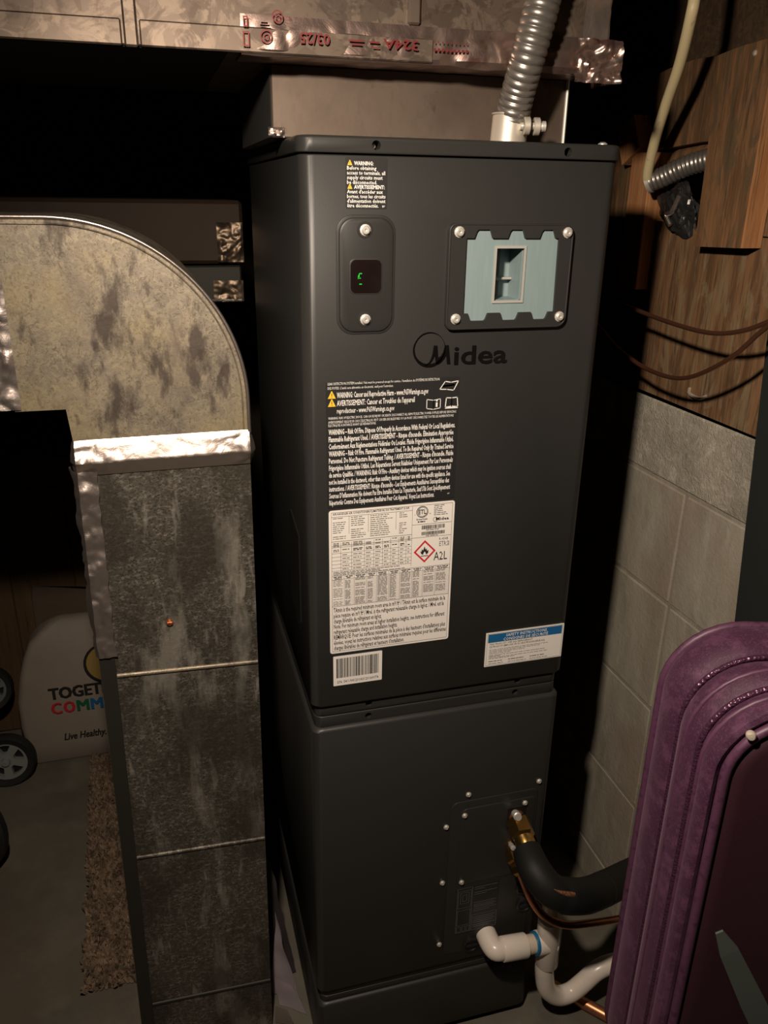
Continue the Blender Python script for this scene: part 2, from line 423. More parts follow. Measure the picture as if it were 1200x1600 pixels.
# blocking in the hole behind
bm = new_bm(); box(bm, .650, .69, .325, .385, 1.30, 1.522, .001); obj('stud', bm, 'wood_o', wallr, 'short orange stud beside the open conduit')
bm = new_bm(); box(bm, .668, .70, .385, .47, 1.30, 1.528, .001); obj('stud', bm, 'wood', wallr)
T = Matrix.Translation((.655, .395, 1.543)) @ Matrix.Rotation(math.radians(-28), 4, 'X')
bm = new_bm(); box(bm, -.012, .02, -.028, .028, -.03, .03, .001, T)
solo('wood_offcut', bm, 'wood_o', 'small tilted offcut of orange wood wedged above the stud by the lid', 'wood')
# staples and nails in the boards
for (y, z) in ((.092, 1.634),):
    bm = new_bm(); lathe(bm, [(.004, 0), (.004, .0015), (.002, .003)], (.640 if y < .16 and y > .058 else XW, y, z), (-1, 0, 0), 8); obj('nail_head', bm, 'pearl', wallr)
bm = new_bm(); tube(bm, spline([(XW, .165, 1.158), (XW-.006, .155, 1.152), (XW-.006, .13, 1.150), (XW, .118, 1.156)], 4), .003, 8); obj('staple', bm, 'pearl', wallr)
bm = new_bm(); lathe(bm, [(.0, .0), (.028, .0), (.028, .003), (.0, .0045)], (XW, -.045, 1.345), (-1, 0, 0), 14); obj('wood_knot', bm, 'wood_l', wallr)
# old pipe in the wall cavity
bm = new_bm(); tube(bm, [(.70, .42, 1.485), (.70, .31, 1.512), (.70, .15, 1.525)], .017, 12)
solo('cavity_pipe', bm, 'wood', 'brown pipe running inside the wall hole above the open conduit', 'pipe', smooth=40)

# ================================================================== AIR HANDLER
W = .40
D = .47
ah = thing('air_handler', (W/2, D/2, 0), 'tall charcoal air handler cabinet covered in printed labels', 'air handler')
def cab(z0, z1, bot=.006, top=.004, ins=0.0, r=.016):
    bm = new_bm(); L = []
    def loop(z, d): return [(p[0], p[1], z) for p in rrect(ins+d, W-ins-d, ins+d, D, (r, r, .004, .004), 6)]
    L = [loop(z0, bot), loop(z0+bot*.4, bot*.35), loop(z0+bot, 0), loop(z1-top, 0), loop(z1-top*.4, top*.35), loop(z1, top)]
    loft(bm, L); return bm
up = obj('upper_cabinet', cab(.7537, 1.4905, .006, .0015), 'cab', ah, None, 35)
cut = new_bm()
box(cut, .2405-.2, .2785-.2, -.1-.235, .040-.235, 1.327, 1.391)
boolean_cut(up, cut)
bm = new_bm(); loft(bm, [[(x, y, z) for y, z in ((.070, .862), (.082, .842), (.150, .868), (.150, 1.005), (.138, 1.015), (.070, 1.00))] for x in (-.0012, .003)]); obj('slot_shade_plate', bm, 'black', ah, 'black plate for the shade inside a side slot')  # flat black plate paints the shade of an open slot, nothing is cut
lid = obj('lid', cab(1.4923, 1.51, .001, .003, -.003, .018), 'cab', ah, None, 35)
low = obj('lower_cabinet', cab(.174, .7182, .006, .006), 'cab', ah, None, 35)
base = obj('base_cabinet', cab(.0172, .147, .006, .006), 'cab', ah, None, 35)
fl = [obj('flange', cab(a, b, .001, .001, .006, .013), 'cab', ah, None, 35) for a, b in ((.738, .756), (.716, .7365), (.1615, .176), (.145, .160))]
for o, pts in ((lid, ((.0872, 1.5011), (.3262, 1.5001))), (fl[0], ((.0867, .7481), (.3255, .7488))), (fl[1], ((.0862, .7268), (.3232, .7282)))):
    c = new_bm()
    for x, z in pts: lathe(c, [(.0052, 0), (.0052, .03)], (x-W/2, -.012-D/2, z), (0, 1, 0), 14)
    boolean_cut(o, c)
def screw_mesh():
    b = new_bm(); lathe(b, [(.0062, 0), (.0066, .0008), (.0066, .0015), (.0048, .0018), (.0050, .0042), (.0040, .0052), (.0016, .0052), (.0012, .0036)], (0, 0, 0), (0, -1, 0), 12)
    bmesh.ops.recalc_face_normals(b, faces=b.faces)
    for f in b.faces: f.smooth = True
    for e in b.edges:
        if len(e.link_faces) == 2 and e.calc_face_angle(0) > .6: e.smooth = False
    me = bpy.data.meshes.new('screw'); b.to_mesh(me); b.free(); me.materials.append(MT['screw']); return me
SCREW = screw_mesh()
def screw(parent, x, y, z, s=1.0):
    o = bpy.data.objects.new('screw', SCREW); COL.objects.link(o); o.parent = parent
    o.location = Vector((x, y, z))-ORIG[parent]; o.scale = (s, s, s); o.rotation_euler = (0, random.uniform(0, 3), 0)
    return o
for x, z in ((.0872, 1.5011), (.3262, 1.5001)): screw(lid, x, .012, z, .45)
# control display panel
bm = new_bm(); plate(bm, rrect(.0405, .1125, 1.2905, 1.4275, .020, 8), -.0012, .001, .001)
obj('panel_bead', bm, 'cab', ah, None, 30)
bm = new_bm(); plate(bm, rrect(.0435, .1095, 1.2935, 1.4245, .018, 8), -.0040, .001, .0028)
dp = obj('display_panel', bm, 'cab', ah, None, 30)
for x, z in ((.0742, 1.4109), (.0748, 1.3089)):
    bm = new_bm(); lathe(bm, [(.0095, 0), (.0088, .0010)], (x, -.0039, z), (0, -1, 0), 18); obj('screw_boss', bm, 'cab', dp)
    screw(dp, x, -.0048, z, 1.0)
bm = new_bm(); plate(bm, rrect(.0552, .0958, 1.3380, 1.3795, .0075, 6), -.0047, -.0035, .0008); obj('window_rim', bm, 'cab', dp, None, 30)
bm = new_bm(); plate(bm, rrect(.0568, .0943, 1.3397, 1.3778, .0065, 6), -.0054, -.0036, .0005); win = obj('display_window', bm, 'glass', dp, 'small black digit window', 30)
bm = new_bm(); y = -.0057
for a in ((.0672, .0704, 1.3618, 1.3628), (.0664, .0674, 1.3582, 1.3618), (.0655, .0661, 1.3560, 1.3600), (.0668, .0690, 1.3566, 1.3574), (.0672, .0704, 1.3497, 1.3507)): quad(bm, *a, y)
obj('digit', bm, 'led', win, 'lit green digit') if False else obj('digit', bm, 'led', dp, 'lit green digit')
# breaker cover with toothed opening
fr_out = rrect(.1775, .3415, 1.2935, 1.4190, (.008, .012, .012, .008), 5)
def teeth(x0, x1, z, dz, tabs):
    out = []
    w_ = x1-x0
    for a, b in tabs:
        p, q = x0+a*w_, x0+b*w_; s = .0022
        out += [(p-s, z), (p+s*.3, z+dz*.8), (p+s*1.2, z+dz), (q-s*1.2, z+dz), (q-s*.3, z+dz*.8), (q+s, z)]
    return out
top = teeth(.1998, .3225, 1.4020, .0100, ((.10, .26), (.455, .61), (.80, .945)))
bot = teeth(.1998, .3240, 1.3130, -.0092, ((.07, .25), (.42, .59), (.76, .92)))
hole = [(.1998, 1.3130)] + bot + [(.3240, 1.3130), (.3225, 1.4020)] + top[::-1] + [(.1998, 1.4020)]
bm = new_bm(); plate(bm, fr_out, -.0075, 0.0005, 0, [hole])
bc = obj('breaker_cover', bm, 'cab', ah)
bmr = new_bm()
tube(bmr, [(p[0], -.0072, p[1]) for p in rrect(.1785, .3405, 1.2945, 1.4180, (.008, .012, .012, .008), 5)], .0012, 8, closed=True)
obj('cover_edge', bmr, 'cab', bc, None, 60)
for x, z in ((.1896, 1.4092), (.3326, 1.4088), (.1897, 1.307), (.3316, 1.3069)): screw(bc, x, -.0075, z, 1.0)
bm = new_bm(); plate(bm, rrect(.1960, .3280, 1.3015, 1.4140, .003, 3), -.0035, .0004, 0, [[(.2405, 1.3270), (.2785, 1.3270), (.2785, 1.3910), (.2405, 1.3910)]])
bp = obj('breaker_plate', bm, 'bluewhite', bc, 'pale blue plastic insert')
bm = new_bm(); plate(bm, [(.2385, 1.3248), (.2805, 1.3248), (.2805, 1.3932), (.2385, 1.3932)], -.0052, -.003, 0, [[(.2412, 1.3278), (.2778, 1.3278), (.2778, 1.3902), (.2412, 1.3902)]])
obj('opening_rim', bm, 'offwhite', bc, 'off-white rim of the switch opening')
bm = new_bm()
for b in ((.2406, .2416, .0005, .039, 1.3272, 1.3908), (.2774, .2784, .0005, .039, 1.3272, 1.3908), (.2406, .2784, .0005, .039, 1.3272, 1.3282), (.2406, .2784, .0005, .039, 1.3898, 1.3908), (.2406, .2784, .037, .0395, 1.3272, 1.3908)): box(bm, *b)
obj('switch_recess', bm, 'bluewhite', bc)
bm = new_bm(); box(bm, .2416, .2774, .026, .037, 1.3500, 1.3530, .0006); obj('cross_bar', bm, 'offwhite', bc)
bm = new_bm(); plate(bm, rrect(.2424, .262, 1.3545, 1.388, .001, 2), .033, .0372); plate(bm, rrect(.2424, .262, 1.3295, 1.348, .001, 2), .033, .0372); obj('switch_rocker', bm, 'steel', bc, 'dark switch rockers')
# faint embossed brand mark
bm = new_bm(); y0, y1 = -.0016, .0005
n = 44; cx, cz, R = .1592, 1.2688, .0215
for k in range(n):
    pass
ro = [(cx+R*math.cos(2*PI*k/n), cz+R*1.02*math.sin(2*PI*k/n)) for k in range(n)]
ri = [(cx+.0006+(R-.0014)*math.cos(2*PI*k/n), cz+.0008+(R-.0014)*1.02*math.sin(2*PI*k/n)*.955+.0006) for k in range(n)]
plate(bm, ro, y0, y1, 0, [ri])
mp = [(.1515, 1.2492), (.1560, 1.2503), (.1598, 1.2535), (.1622, 1.2580), (.1640, 1.2640), (.1652, 1.2737), (.1697, 1.2737), (.1712, 1.2580), (.1745, 1.2600), (.1782, 1.2660), (.1800, 1.2737), (.1848, 1.2737), (.1880, 1.2500), (.1838, 1.2500), (.1822, 1.2620), (.1795, 1.2570), (.1760, 1.2530), (.1718, 1.2502), (.1690, 1.2502), (.1668, 1.2620), (.1640, 1.2560), (.1608, 1.2515), (.1570, 1.2490)]
plate(bm, mp, y0, y1)
txt = new_bm(); text_into(txt, 'idea', .1930, 1.2490, .0335, y0, .2660, .012, None, False, 3)
txt.normal_update()
me = bpy.data.meshes.new('x'); txt.to_mesh(me); txt.free(); bm.from_mesh(me); bpy.data.meshes.remove(me)
r = bmesh.ops.extrude_face_region(bm, geom=[f for f in bm.faces if all(abs(v.co.y-y0) < 1e-6 for v in f.verts) and f.calc_center_median().x > .1925])
bmesh.ops.translate(bm, verts=[v for v in r['geom'] if isinstance(v, bmesh.types.BMVert)], vec=(0, .0018, 0))
obj('embossed_logo', bm, mat('glossy_black_logo', (.004, .0035, .0035), .22), ah, 'glossy dark embossed brand mark')

# ---------------- labels
def sticker(name, x0, x1, z0, z1, m, label, parent=ah, r=.002, y=-.0006):
    bm = new_bm(); plate(bm, rrect(x0, x1, z0, z1, r, 3), y, .0003); return obj(name, bm, m, parent, label)
YT = -.0010
def tri_sign(lab, x, z, s):
    bm = new_bm(); bk = new_bm()
    poly(bm, [(x, z), (x+s, z), (x+s*.54, z+s*.95), (x+s*.46, z+s*.95)], YT)
    quad(bk, x+s*.46, x+s*.54, z+s*.30, z+s*.68, YT-.0002); quad(bk, x+s*.46, x+s*.54, z+s*.12, z+s*.22, YT-.0002)
    t_ = obj('warning_triangle', bm, 'ink_yellow', lab); obj('exclamation_mark', bk, 'ink_black', t_, None, None, 'stuff') if False else obj('exclamation_mark', bk, 'ink_black', lab, None, None, 'stuff')
# small warning label
lb = sticker('terminal_warning_label', .0520, .1010, 1.4340, 1.4885, 'label_black', 'small label with white lines near the lid')
bm = new_bm(); yb = new_bm(); kb = new_bm()
rows = [('WARNING:', .0618, .0845, 1), ('Before obtaining', .0536, .0880, 0), ('access to terminals, all', .0536, .0985, 0), ('supply circuits must', .0536, .0955, 0), ('be disconnected.', .0536, .0890, 0),
        ('AVERTISSEMENT:', .0618, .0982, 1), ("Avant d'accéder aux", .0536, .0960, 0), ('bornes, tous les circuits', .0536, .0992, 0), ("d'alimentation doivent", .0536, .0992, 0), ('être déconnectés.', .0536, .0910, 0)]
for i, (s, a, b, bd) in enumerate(rows):
    z = 1.4802-.00498*i
    text_into(bm, s, a, z, .0056, YT, b, .03 if bd else .015)
    if bd: tri_sign(lb, .0540, z-.0003, .0058)
text_into(bm, 'EF', .0955, 1.4356, .0028, YT, .0985, .01)
obj('lettering', bm, 'ink_white', lb, None, None, 'stuff')
# big black warning label
lb = sticker('fire_warning_label', .0262, .2022, 1.0660, 1.2328, 'label_black', 'large black label filled with white warning text')
bm = new_bm(); gb = new_bm(); yb = new_bm(); kb = new_bm()
def zz(py): return 1.2326-(py-598)*.000849
rows = [(600.0, 'LEAK DETECTION SYSTEM installed. Unit must be powered except for service. / Installation du SYSTÈME DE DÉTECTION', .0285, .1745, .0046, .0, 1),
 (606.5, "DES FUITES. L'unité sera alimentée en électricité, sauf pour l'entretien.", .0285, .1130, .0046, .0, 1),
 (617.0, 'WARNING: Cancer and Reproductive Harm - www.P65Warnings.ca.gov', .0400, .1600, .0100, .015, 0),
 (629.0, "AVERTISSEMENT: Cancer et Troubles de l'appareil", .0400, .1420, .0100, .015, 0),
 (640.5, 'reproducteur - www.P65Warnings.ca.gov', .0400, .1150, .0095, .01, 0),
 (651.5, 'WARNING: RISK OF ELECTRIC SHOCK. CAN CAUSE INJURY OR DEATH. DISCONNECT ALL REMOTE ELECTRIC POWER SUPPLIES BEFORE SERVICING/', .0288, .1995, .0046, .0, 1),
 (657.5, 'AVERTISSEMENT: RISQUE DE CHOC ÉLECTRIQUE. PEUT CAUSER DES BLESSURES OU LA MORT. DÉCONNECTEZ TOUTES LES ALIMENTATIONS', .0288, .1960, .0046, .0, 1),
 (662.5, 'ÉLECTRIQUES À DISTANCE AVANT LES RÉPARATIONS.', .0288, .0910, .0046, .0, 1)]
big = ['WARNING – Risk Of Fire. Dispose Of Properly In Accordance With Federal Or Local Regulations.',
 "Flammable Refrigerant Used. / AVERTISSEMENT - Risque d'incendie. Élimination Appropriée",
 'Conformément Aux Réglementations Fédérales Ou Locales. Fluide Frigorigène Inflammable Utilisé.',
 'WARNING – Risk Of Fire. Flammable Refrigerant Used. To Be Repaired Only By Trained Service',
 "Personnel. Do Not Puncture Refrigerant Tubing. / AVERTISSEMENT - Risque d'incendie. Fluide",
 'Frigorigène Inflammable Utilisé. Les Réparations Seront Réalisées Uniquement Par Les Personnels',
 'de service Qualifiés. / WARNING: Risk Of Fire - Auxiliary devices which may be ignition sources shall',
 'not be installed in the ductwork, other than auxiliary devices listed for use with the specific appliance. See',
 "instructions. / AVERTISSEMENT: Risque d'incendie - Les Équipements Auxiliaires Susceptibles des",
 "Sources D'inflammation Ne doivent Pas Être Installés Dans La Tuyauterie, Sauf S'ils Sont Spécifiquement",
 'Répertoriés Comme Des Équipements Auxiliaires Pour Cet Appareil. Voyez Les Instructions.']
ends = [.1988, .1970, .1975, .1980, .1982, .1978, .1955, .1950, .1940, .1958, .1735]
for i, s in enumerate(big): rows.append((672.5+11.25*i, s, .0290, ends[i], .0098, .022, 0))
for py, s, a, b, sz, bd, tiny in rows:
    text_into(gb if tiny else bm, s, a, zz(py)-sz*.36, sz, YT, b, bd)
    if s.startswith('WARNING: Cancer') or s.startswith('AVERTISSEMENT: Cancer'): tri_sign(lb, .0285, zz(py)-.0042, .0100)
# open book pictograms
def outline(bm_, pts, t, y):
    for i in range(len(pts)):
        a = Vector(pts[i]); b = Vector(pts[(i+1) % len(pts)]); d = (b-a).normalized(); n_ = Vector((-d.y, d.x))*t*.5; a = a-d*t*.4; b = b+d*t*.4
        bm_.faces.new([bm_.verts.new((p.x, y, p.y)) for p in (a+n_, b+n_, b-n_, a-n_)])
z = 1.2215
outline(bm, [(.1755, z-.004), (.1825, z+.006), (.1905, z+.0045), (.2005, z+.006), (.1945, z-.006), (.1850, z-.0045)], .0011, YT)
outline(bm, [(.1800, z), (.1945, z+.0012)], .0022, YT-.0001)
z = 1.1990
outline(bm, [(.1585, z-.006), (.1585, z+.006), (.1675, z+.0045), (.1675, z-.0075)], .0009, YT); outline(bm, [(.1675, z-.0075), (.1675, z+.0045), (.1770, z+.006), (.1770, z-.006)], .0009, YT)
quad(bm, .1708, .1732, z-.0045, z+.0015, YT); quad(bm, .1710, .1732, z+.0028, z+.0048, YT)
outline(bm, [(.1840, z-.0055), (.1850, z+.007), (.1925, z+.0065), (.1925, z-.0045)], .0012, YT); outline(bm, [(.1925, z-.0045), (.1925, z+.0065), (.2000, z+.007), (.2012, z-.0055)], .0012, YT); quad(bm, .1838, .2014, z-.0075, z-.0055, YT)
text_into(bm, 'EF', .1925, 1.0725, .0024, YT, .1955)
obj('lettering', bm, 'ink_white', lb, None, None, 'stuff'); obj('fine_lettering', gb, 'ink_white', lb, None, None, 'stuff')
# white specification label
lb = sticker('specification_label', .0280, .2042, .8455, 1.0622, 'label_white', 'large white specification label with tables', r=.0035)
kb = new_bm(); sb = new_bm(); rb = new_bm()
X0, XWd, ZT, ZH = .0280, .1762, 1.0622, .2167
def U(u): return X0+u*XWd
def V(v): return ZT-v*ZH
frame(sb, U(.018), U(.982), V(.985), V(.012), .0004, YT)
def hl(u0, u1, v, t=.0004): quad(sb, U(u0), U(u1), V(v)-t/2, V(v)+t/2, YT)
def vl(u, v0, v1, t=.0004): quad(sb, U(u)-t/2, U(u)+t/2, V(v1), V(v0), YT)
def words(bm_, u0, u1, v, h=.0013):
    x = U(u0)
    while x < U(u1)-.001:
        l = random.uniform(.002, .008); e = min(x+l, U(u1)); quad(bm_, x, e, V(v)-h/2, V(v)+h/2, YT); x = e+random.uniform(.0006, .0014)
text_into(kb, "AIR-HANDLER AIR CONDITIONER/CLIMATISEURS DE TRAITEMENT D'AIR", U(.03), V(.030), .0042, YT, U(.63), .01)
vl(.655, .012, .425); hl(.02, .655, .042)
for i in range(11):
    for (a, b) in ((.03, .14), (.17, .29), (.32, .50), (.55, .63)):
        if random.random() < .88: words(sb, a, b-random.uniform(0, .05), .052+.0135*i, .0009)
for a in (.155, .305, .525): vl(a, .042, .16)
hl(.02, .655, .205); hl(.02, .655, .20+.035)
cols = [.02, .09, .175, .275, .35, .42, .485, .55, .61, .655]
for c in cols[1:-1]: vl(c, .215, .405)
for i, v in enumerate((.205, .245, .285, .31, .335, .36, .385, .405)): hl(.02, .655, v, .0003)
for j in range(len(cols)-1):
    for v in (.218, .228, .238, .262, .272): 
        if random.random() < .8: words(kb if v > .25 and j > 1 else sb, cols[j]+.012, cols[j+1]-.014, v, .0012)
    for v in (.298, .3225, .3475, .3725, .395):
        if j > 0: words(sb, cols[j]+.012, cols[j+1]-random.uniform(.014, .03), v, .0010)
for v in (.415, .424, .433): words(sb, .03, random.uniform(.4, .62), v, .0009)
c2 = [.02, .115, .195, .295, .375, .475, .565, .665, .755, .86, .98]
for c in c2: vl(c, .44, .655, .0003)
hl(.02, .98, .44); hl(.02, .98, .655)
for j in range(10):
    words(kb, c2[j]+.012, c2[j+1]-.012, .449, .0012); words(kb, c2[j]+.02, c2[j+1]-.02, .459, .0010)
    for i in range(22):
        v = .470+.0084*i
        if random.random() < .12: continue
        if j >= 8 and i > 18: continue
        words(sb, c2[j]+.008, c2[j+1]-(.012 if j % 2 == 0 else .03), v, .0006)
    hl(c2[j], c2[j+1], .465, .0003)
for i in range(0, 22): hl(.115, .98, .4745+.0084*i, .00012)
# right column marks
ringpoly(kb, U(.735), V(.058), .0085, .0076, YT, 30); ringpoly(kb, U(.735), V(.058), .0069, .0063, YT, 30)
text_into(kb, 'ETL', U(.735)-.0053, V(.072), .0092, YT, U(.735)+.0055, .02); text_into(kb, 'c', U(.672), V(.078), .003, YT); text_into(kb, 'us', U(.792), V(.076), .0028, YT)
text_into(kb, 'Intertek', U(.69), V(.113), .0040, YT, U(.78), .01); words(kb, .70, .76, .124, .0016)
for i in range(6): words(sb, .83, .96-random.uniform(0, .06), .022+.0125*i, .0010)
ringpoly(kb, U(.845), V(.117), .0036, .0031, YT, 20); text_into(kb, 'Midea', U(.848), V(.124), .0062, YT, U(.955), .02)
hl(.655, .98, .142); hl(.655, .98, .232)
def barcode(bm_, x0, x1, z0, z1, n_):
    x = x0; u_ = (x1-x0)/n_
    while x < x1:
        w_ = random.choice((1, 1, 2, 3))*u_; quad(bm_, x, min(x+w_, x1), z0, z1, YT); x += w_+random.choice((1, 1, 2))*u_
barcode(kb, U(.735), U(.925), V(.178), V(.152), 95); barcode(kb, U(.735), U(.925), V(.218), V(.195), 95); words(sb, .77, .88, .184, .0010); words(sb, .77, .88, .224, .0010)
text_into(sb, 'R-454B', U(.882), V(.262), .0052, YT, U(.957)); text_into(sb, 'ETRS', U(.885), V(.305), .0105, YT, U(.958)); text_into(sb, 'I', U(.960), V(.305), .0105, YT)
text_into(kb, 'A2L', U(.842), V(.402), .0185, YT, U(.955), .0)
cx_, cz_, h_ = U(.765), V(.332), .0165
for k in range(4):
    a0, a1 = PI/2*k, PI/2*(k+1)
    po = [(cx_+h_*math.cos(a)*.97, cz_+h_*math.sin(a)*1.03) for a in (a0, a1)]; pi_ = [(cx_+.80*h_*math.cos(a)*.97, cz_+.80*h_*math.sin(a)*1.03) for a in (a0, a1)]
    rb.faces.new([rb.verts.new((p[0], YT, p[1])) for p in (po[0], po[1], pi_[1], pi_[0])])
fx, fz, s = cx_, cz_-.0052, .0125
poly(kb, [(fx-.18*s, fz), (fx-.42*s, fz+.18*s), (fx-.50*s, fz+.50*s), (fx-.36*s, fz+.38*s), (fx-.34*s, fz+.72*s), (fx-.18*s, fz+.55*s), (fx-.02*s, fz+1.02*s), (fx+.10*s, fz+.62*s), (fx+.22*s, fz+.78*s), (fx+.26*s, fz+.45*s), (fx+.44*s, fz+.55*s), (fx+.42*s, fz+.22*s), (fx+.18*s, fz), (fx+.12*s, fz+.25*s), (fx, fz+.42*s), (fx-.12*s, fz+.25*s)], YT)
quad(kb, fx-.0055, fx+.0055, fz-.0022, fz-.0012, YT)
ta = [('TAmin is the required minimum room area in m²/ ft² / TAmin est la surface minimale de la', .955), ('pièce requise en m²/ ft² / Mrel. is the refrigerant releasable charge in kg/oz. / Mrel. est la', .945), ('charge libérable de réfrigérant en kg/oz.', .42),
 ('Note: For minimum room areas at higher installation heights, see instructions for different', .955), ('refrigerant releasable charge and installation heights.', .555), ('REMARQUE: Pour les surfaces minimales de la pièce à des hauteurs d’installations plus', .965),
 ('élevées, voyez les instructions relatives aux surfaces minimales requises pour les différentes', .975), ('charges libérables de réfrigérant et hauteurs d’installation.', .615)]
for i, (s, e) in enumerate(ta): text_into(kb, s, U(.03), V(.697+.0395*i), .0100, YT, U(e), .012)

obj('lettering', kb, 'ink_black', lb, None, None, 'stuff'); obj('fine_table', sb, 'ink_soft', lb, 'fine grey table lines', None, 'stuff'); obj('hazard_diamond', rb, 'ink_red', lb, 'red flame diamond')
# serial barcode
lb = sticker('serial_barcode_label', .0322, .1040, .7915, .8400, 'label_white', 'small white barcode label', r=.001)
kb = new_bm(); barcode(kb, .0365, .0992, .8045, .8365, 120); text_into(kb, 'S/N: 541U041201A31201600T4', .0375, .7955, .0064, YT, .0985, 0)
obj('barcode_print', kb, 'ink_black', lb, None, None, 'stuff')
# safety label
lb = sticker('safety_label', .2645, .3925, .7870, .8452, 'label_white', 'wide white label with a blue heading', r=.0008)
bb = new_bm(); quad(bb, .2680, .3890, .8285, .8425, YT); obj('blue_heading', bb, 'ink_blue', lb)
wb = new_bm(); text_into(wb, 'SAFETY INSTRUCTIONS', .2965, .8362, .0068, YT-.0003, .3635, .012); text_into(wb, 'CONSIGNES DE SÉCURITÉ', .2925, .8296, .0068, YT-.0003, .3660, .012); obj('heading_lettering', wb, 'ink_white', lb, None, None, 'stuff')
kb = new_bm(); frame(kb, .2665, .3905, .7888, .8435, .0003, YT)
text_into(kb, 'THIS PRODUCT USES A2L REFRIGERANT', .2705, .8240, .0042, YT, .3410, .005); text_into(kb, 'CE PRODUIT EMPLOIE UN FLUIDE FRIGORIGÈNE A2L', .2705, .8196, .0042, YT, .3620, .005)
X0, XWd, ZT, ZH = .2645, .128, .8452, .0582
for v, e in ((.50, .80), (.54, .70), (.58, .50), (.62, .32), (.67, .78), (.70, .20), (.735, .80), (.77, .38)): words(kb, .05, e, v, .0006)
for a, b in ((.05, .22), (.30, .50), (.58, .78)): words(kb, a, b, .85, .0012); words(kb, a, b+.03, .92, .0007)
obj('lettering', kb, 'ink_soft', lb, None, None, 'stuff')

# ---------------- lower access panel
bm = new_bm(); plate(bm, rrect(.2245, .3780, .2010, .5365, (.012, .004, .010, .012), 5), -.0014, .0006, .0010)
ap = obj('access_panel', bm, 'cab', ah, None, 30)
bm = new_bm(); plate(bm, rrect(.2415, .3735, .3600, .5215, (.006, .004, .006, .012), 5), -.0028, -.001, .0012); obj('inner_panel', bm, 'cab', ap, None, 30)
for x, z in ((.3777, .5498), (.2531, .5492), (.2174, .4905), (.2159, .3713), (.2162, .2298)): screw(ah, x, 0, z, .72)
for x, z in ((.3543, .5125), (.2475, .5100), (.2495, .3666)): screw(ap, x, -.0028, z, .72)
bm = new_bm(); box(bm, .3235, .3585, -.0036, -.0015, .462, .508, .001); obj('outlet_plate', bm, 'black', ap, 'black plate round the upper pipe outlet')
for x, z in ((.2758, .2132), (.3728, .2816), (.369, .322)):
    bm = new_bm(); lathe(bm, [(.0155, 0), (.0155, .003), (.013, .0045), (.012, .0045), (.0115, .0025), (.0, .0025)], (x, -.0012, z), (0, -1, 0), 22)
    box(bm, x-.011, x+.011, -.0065, -.0034, z-.0018, z+.0018); obj('knockout_plug', bm, 'black', ap, 'round black knockout plug', 30)
wl = sticker('wiring_label', .2425, .3215, .2460, .3520, 'label_black', 'black label with faint grey drawings', ah, .001, -.0020)
kb = new_bm(); Y2 = -.0024
def fr2(a, b, c, d, t=.0006): frame(kb, a, b, c, d, t, Y2)
fr2(.2440, .2720, .2480, .3500); fr2(.2735, .3200, .2480, .2840)
for a in ((.246, .270, .3050, .3440), (.2500, .2660, .3150, .3400), (.2540, .2620, .3200, .3350), (.246, .270, .2650, .3000), (.246, .2540, .2500, .2620), (.2560, .262, .2500, .2620), (.2640, .270, .2500, .2620)): fr2(*a)
X0, XWd, ZT, ZH = .2425, .079, .3520, .106
def w2(u0, u1, v):
    quad(kb, U(u0), U(u1), V(v)-.0005, V(v)+.0005, Y2)
for v, e in ((.05, .95), (.09, .65), (.16, .95), (.20, .70), (.38, .95), (.42, .9), (.45, .95), (.48, .9), (.52, .96), (.56, .8), (.70, .95), (.74, .9), (.78, .93), (.82, .9), (.87, .95), (.91, .8)): w2(.42, e, v)
obj('faint_print', kb, 'ink_grey', wl, None, None, 'stuff')

# ================================================================== SUPPLY PLENUM AND TRUNK DUCT
bm = new_bm(); box(bm, -.016, .366, .09, .40, 1.511, 1.589, .0015)
pl = solo('supply_plenum', bm, 'plenum', 'short sheet metal plenum between the air handler lid and the trunk duct', 'duct')
bm = new_bm(); tube(bm, [(.3645, .0885, 1.512), (.3645, .0885, 1.588)], .0022, 8); obj('corner_seam', bm, 'screw', pl)
bm = new_bm(); strip(bm, -.02, 1.511, 0.0, 1.522, lambda a, b, h: (a-.002, .0885-h*2, b), 10, 6, 120, .006, 3); obj('tape_scrap', bm, 'foil', pl, None, 20)
bm = new_bm(); box(bm, -.0175, -.0158, .092, .398, 1.512, 1.588); obj('side_shade', bm, 'shade_skin', pl, 'black sheet added for shade on the left side')  # added sheet that paints the plenum's left side into shade
ZB = 1.590; YF = .027; TX0, TX1 = -2.1, .380
td = thing('trunk_duct', (-.4, .23, ZB), 'long overhead trunk duct of dull galvanized sheet above the air handler', 'duct')
bm = new_bm(); box(bm, TX0, TX1, YF, .42, ZB, 1.97, .0015); obj('duct_body', bm, 'galv_dull', td)
bm = new_bm(); box(bm, TX0, -.07, YF+.004, .418, ZB-.0012, ZB+.001); obj('bottom_shade', bm, 'shade_skin', td, 'thin black skin added for shade under the duct')  # added skin, paints the shade under the trunk duct
bm = new_bm()
for (a, b) in ((-2.1, -.178), (-.160, .160)):  # formed step along the lower edge
    box(bm, a, b, YF-.0045, YF+.002, ZB-.001, 1.6135, .0015)
obj('lower_hem', bm, 'galv_dull', td)
for x in (-.169, .1365):
    bm = new_bm(); box(bm, x-.007, x+.007, YF-.006, YF+.001, ZB-.002 if x < 0 else 1.626, 1.965, .002); obj('slip_seam', bm, 'galv_dull' if x < 0 else 'plenum', td)
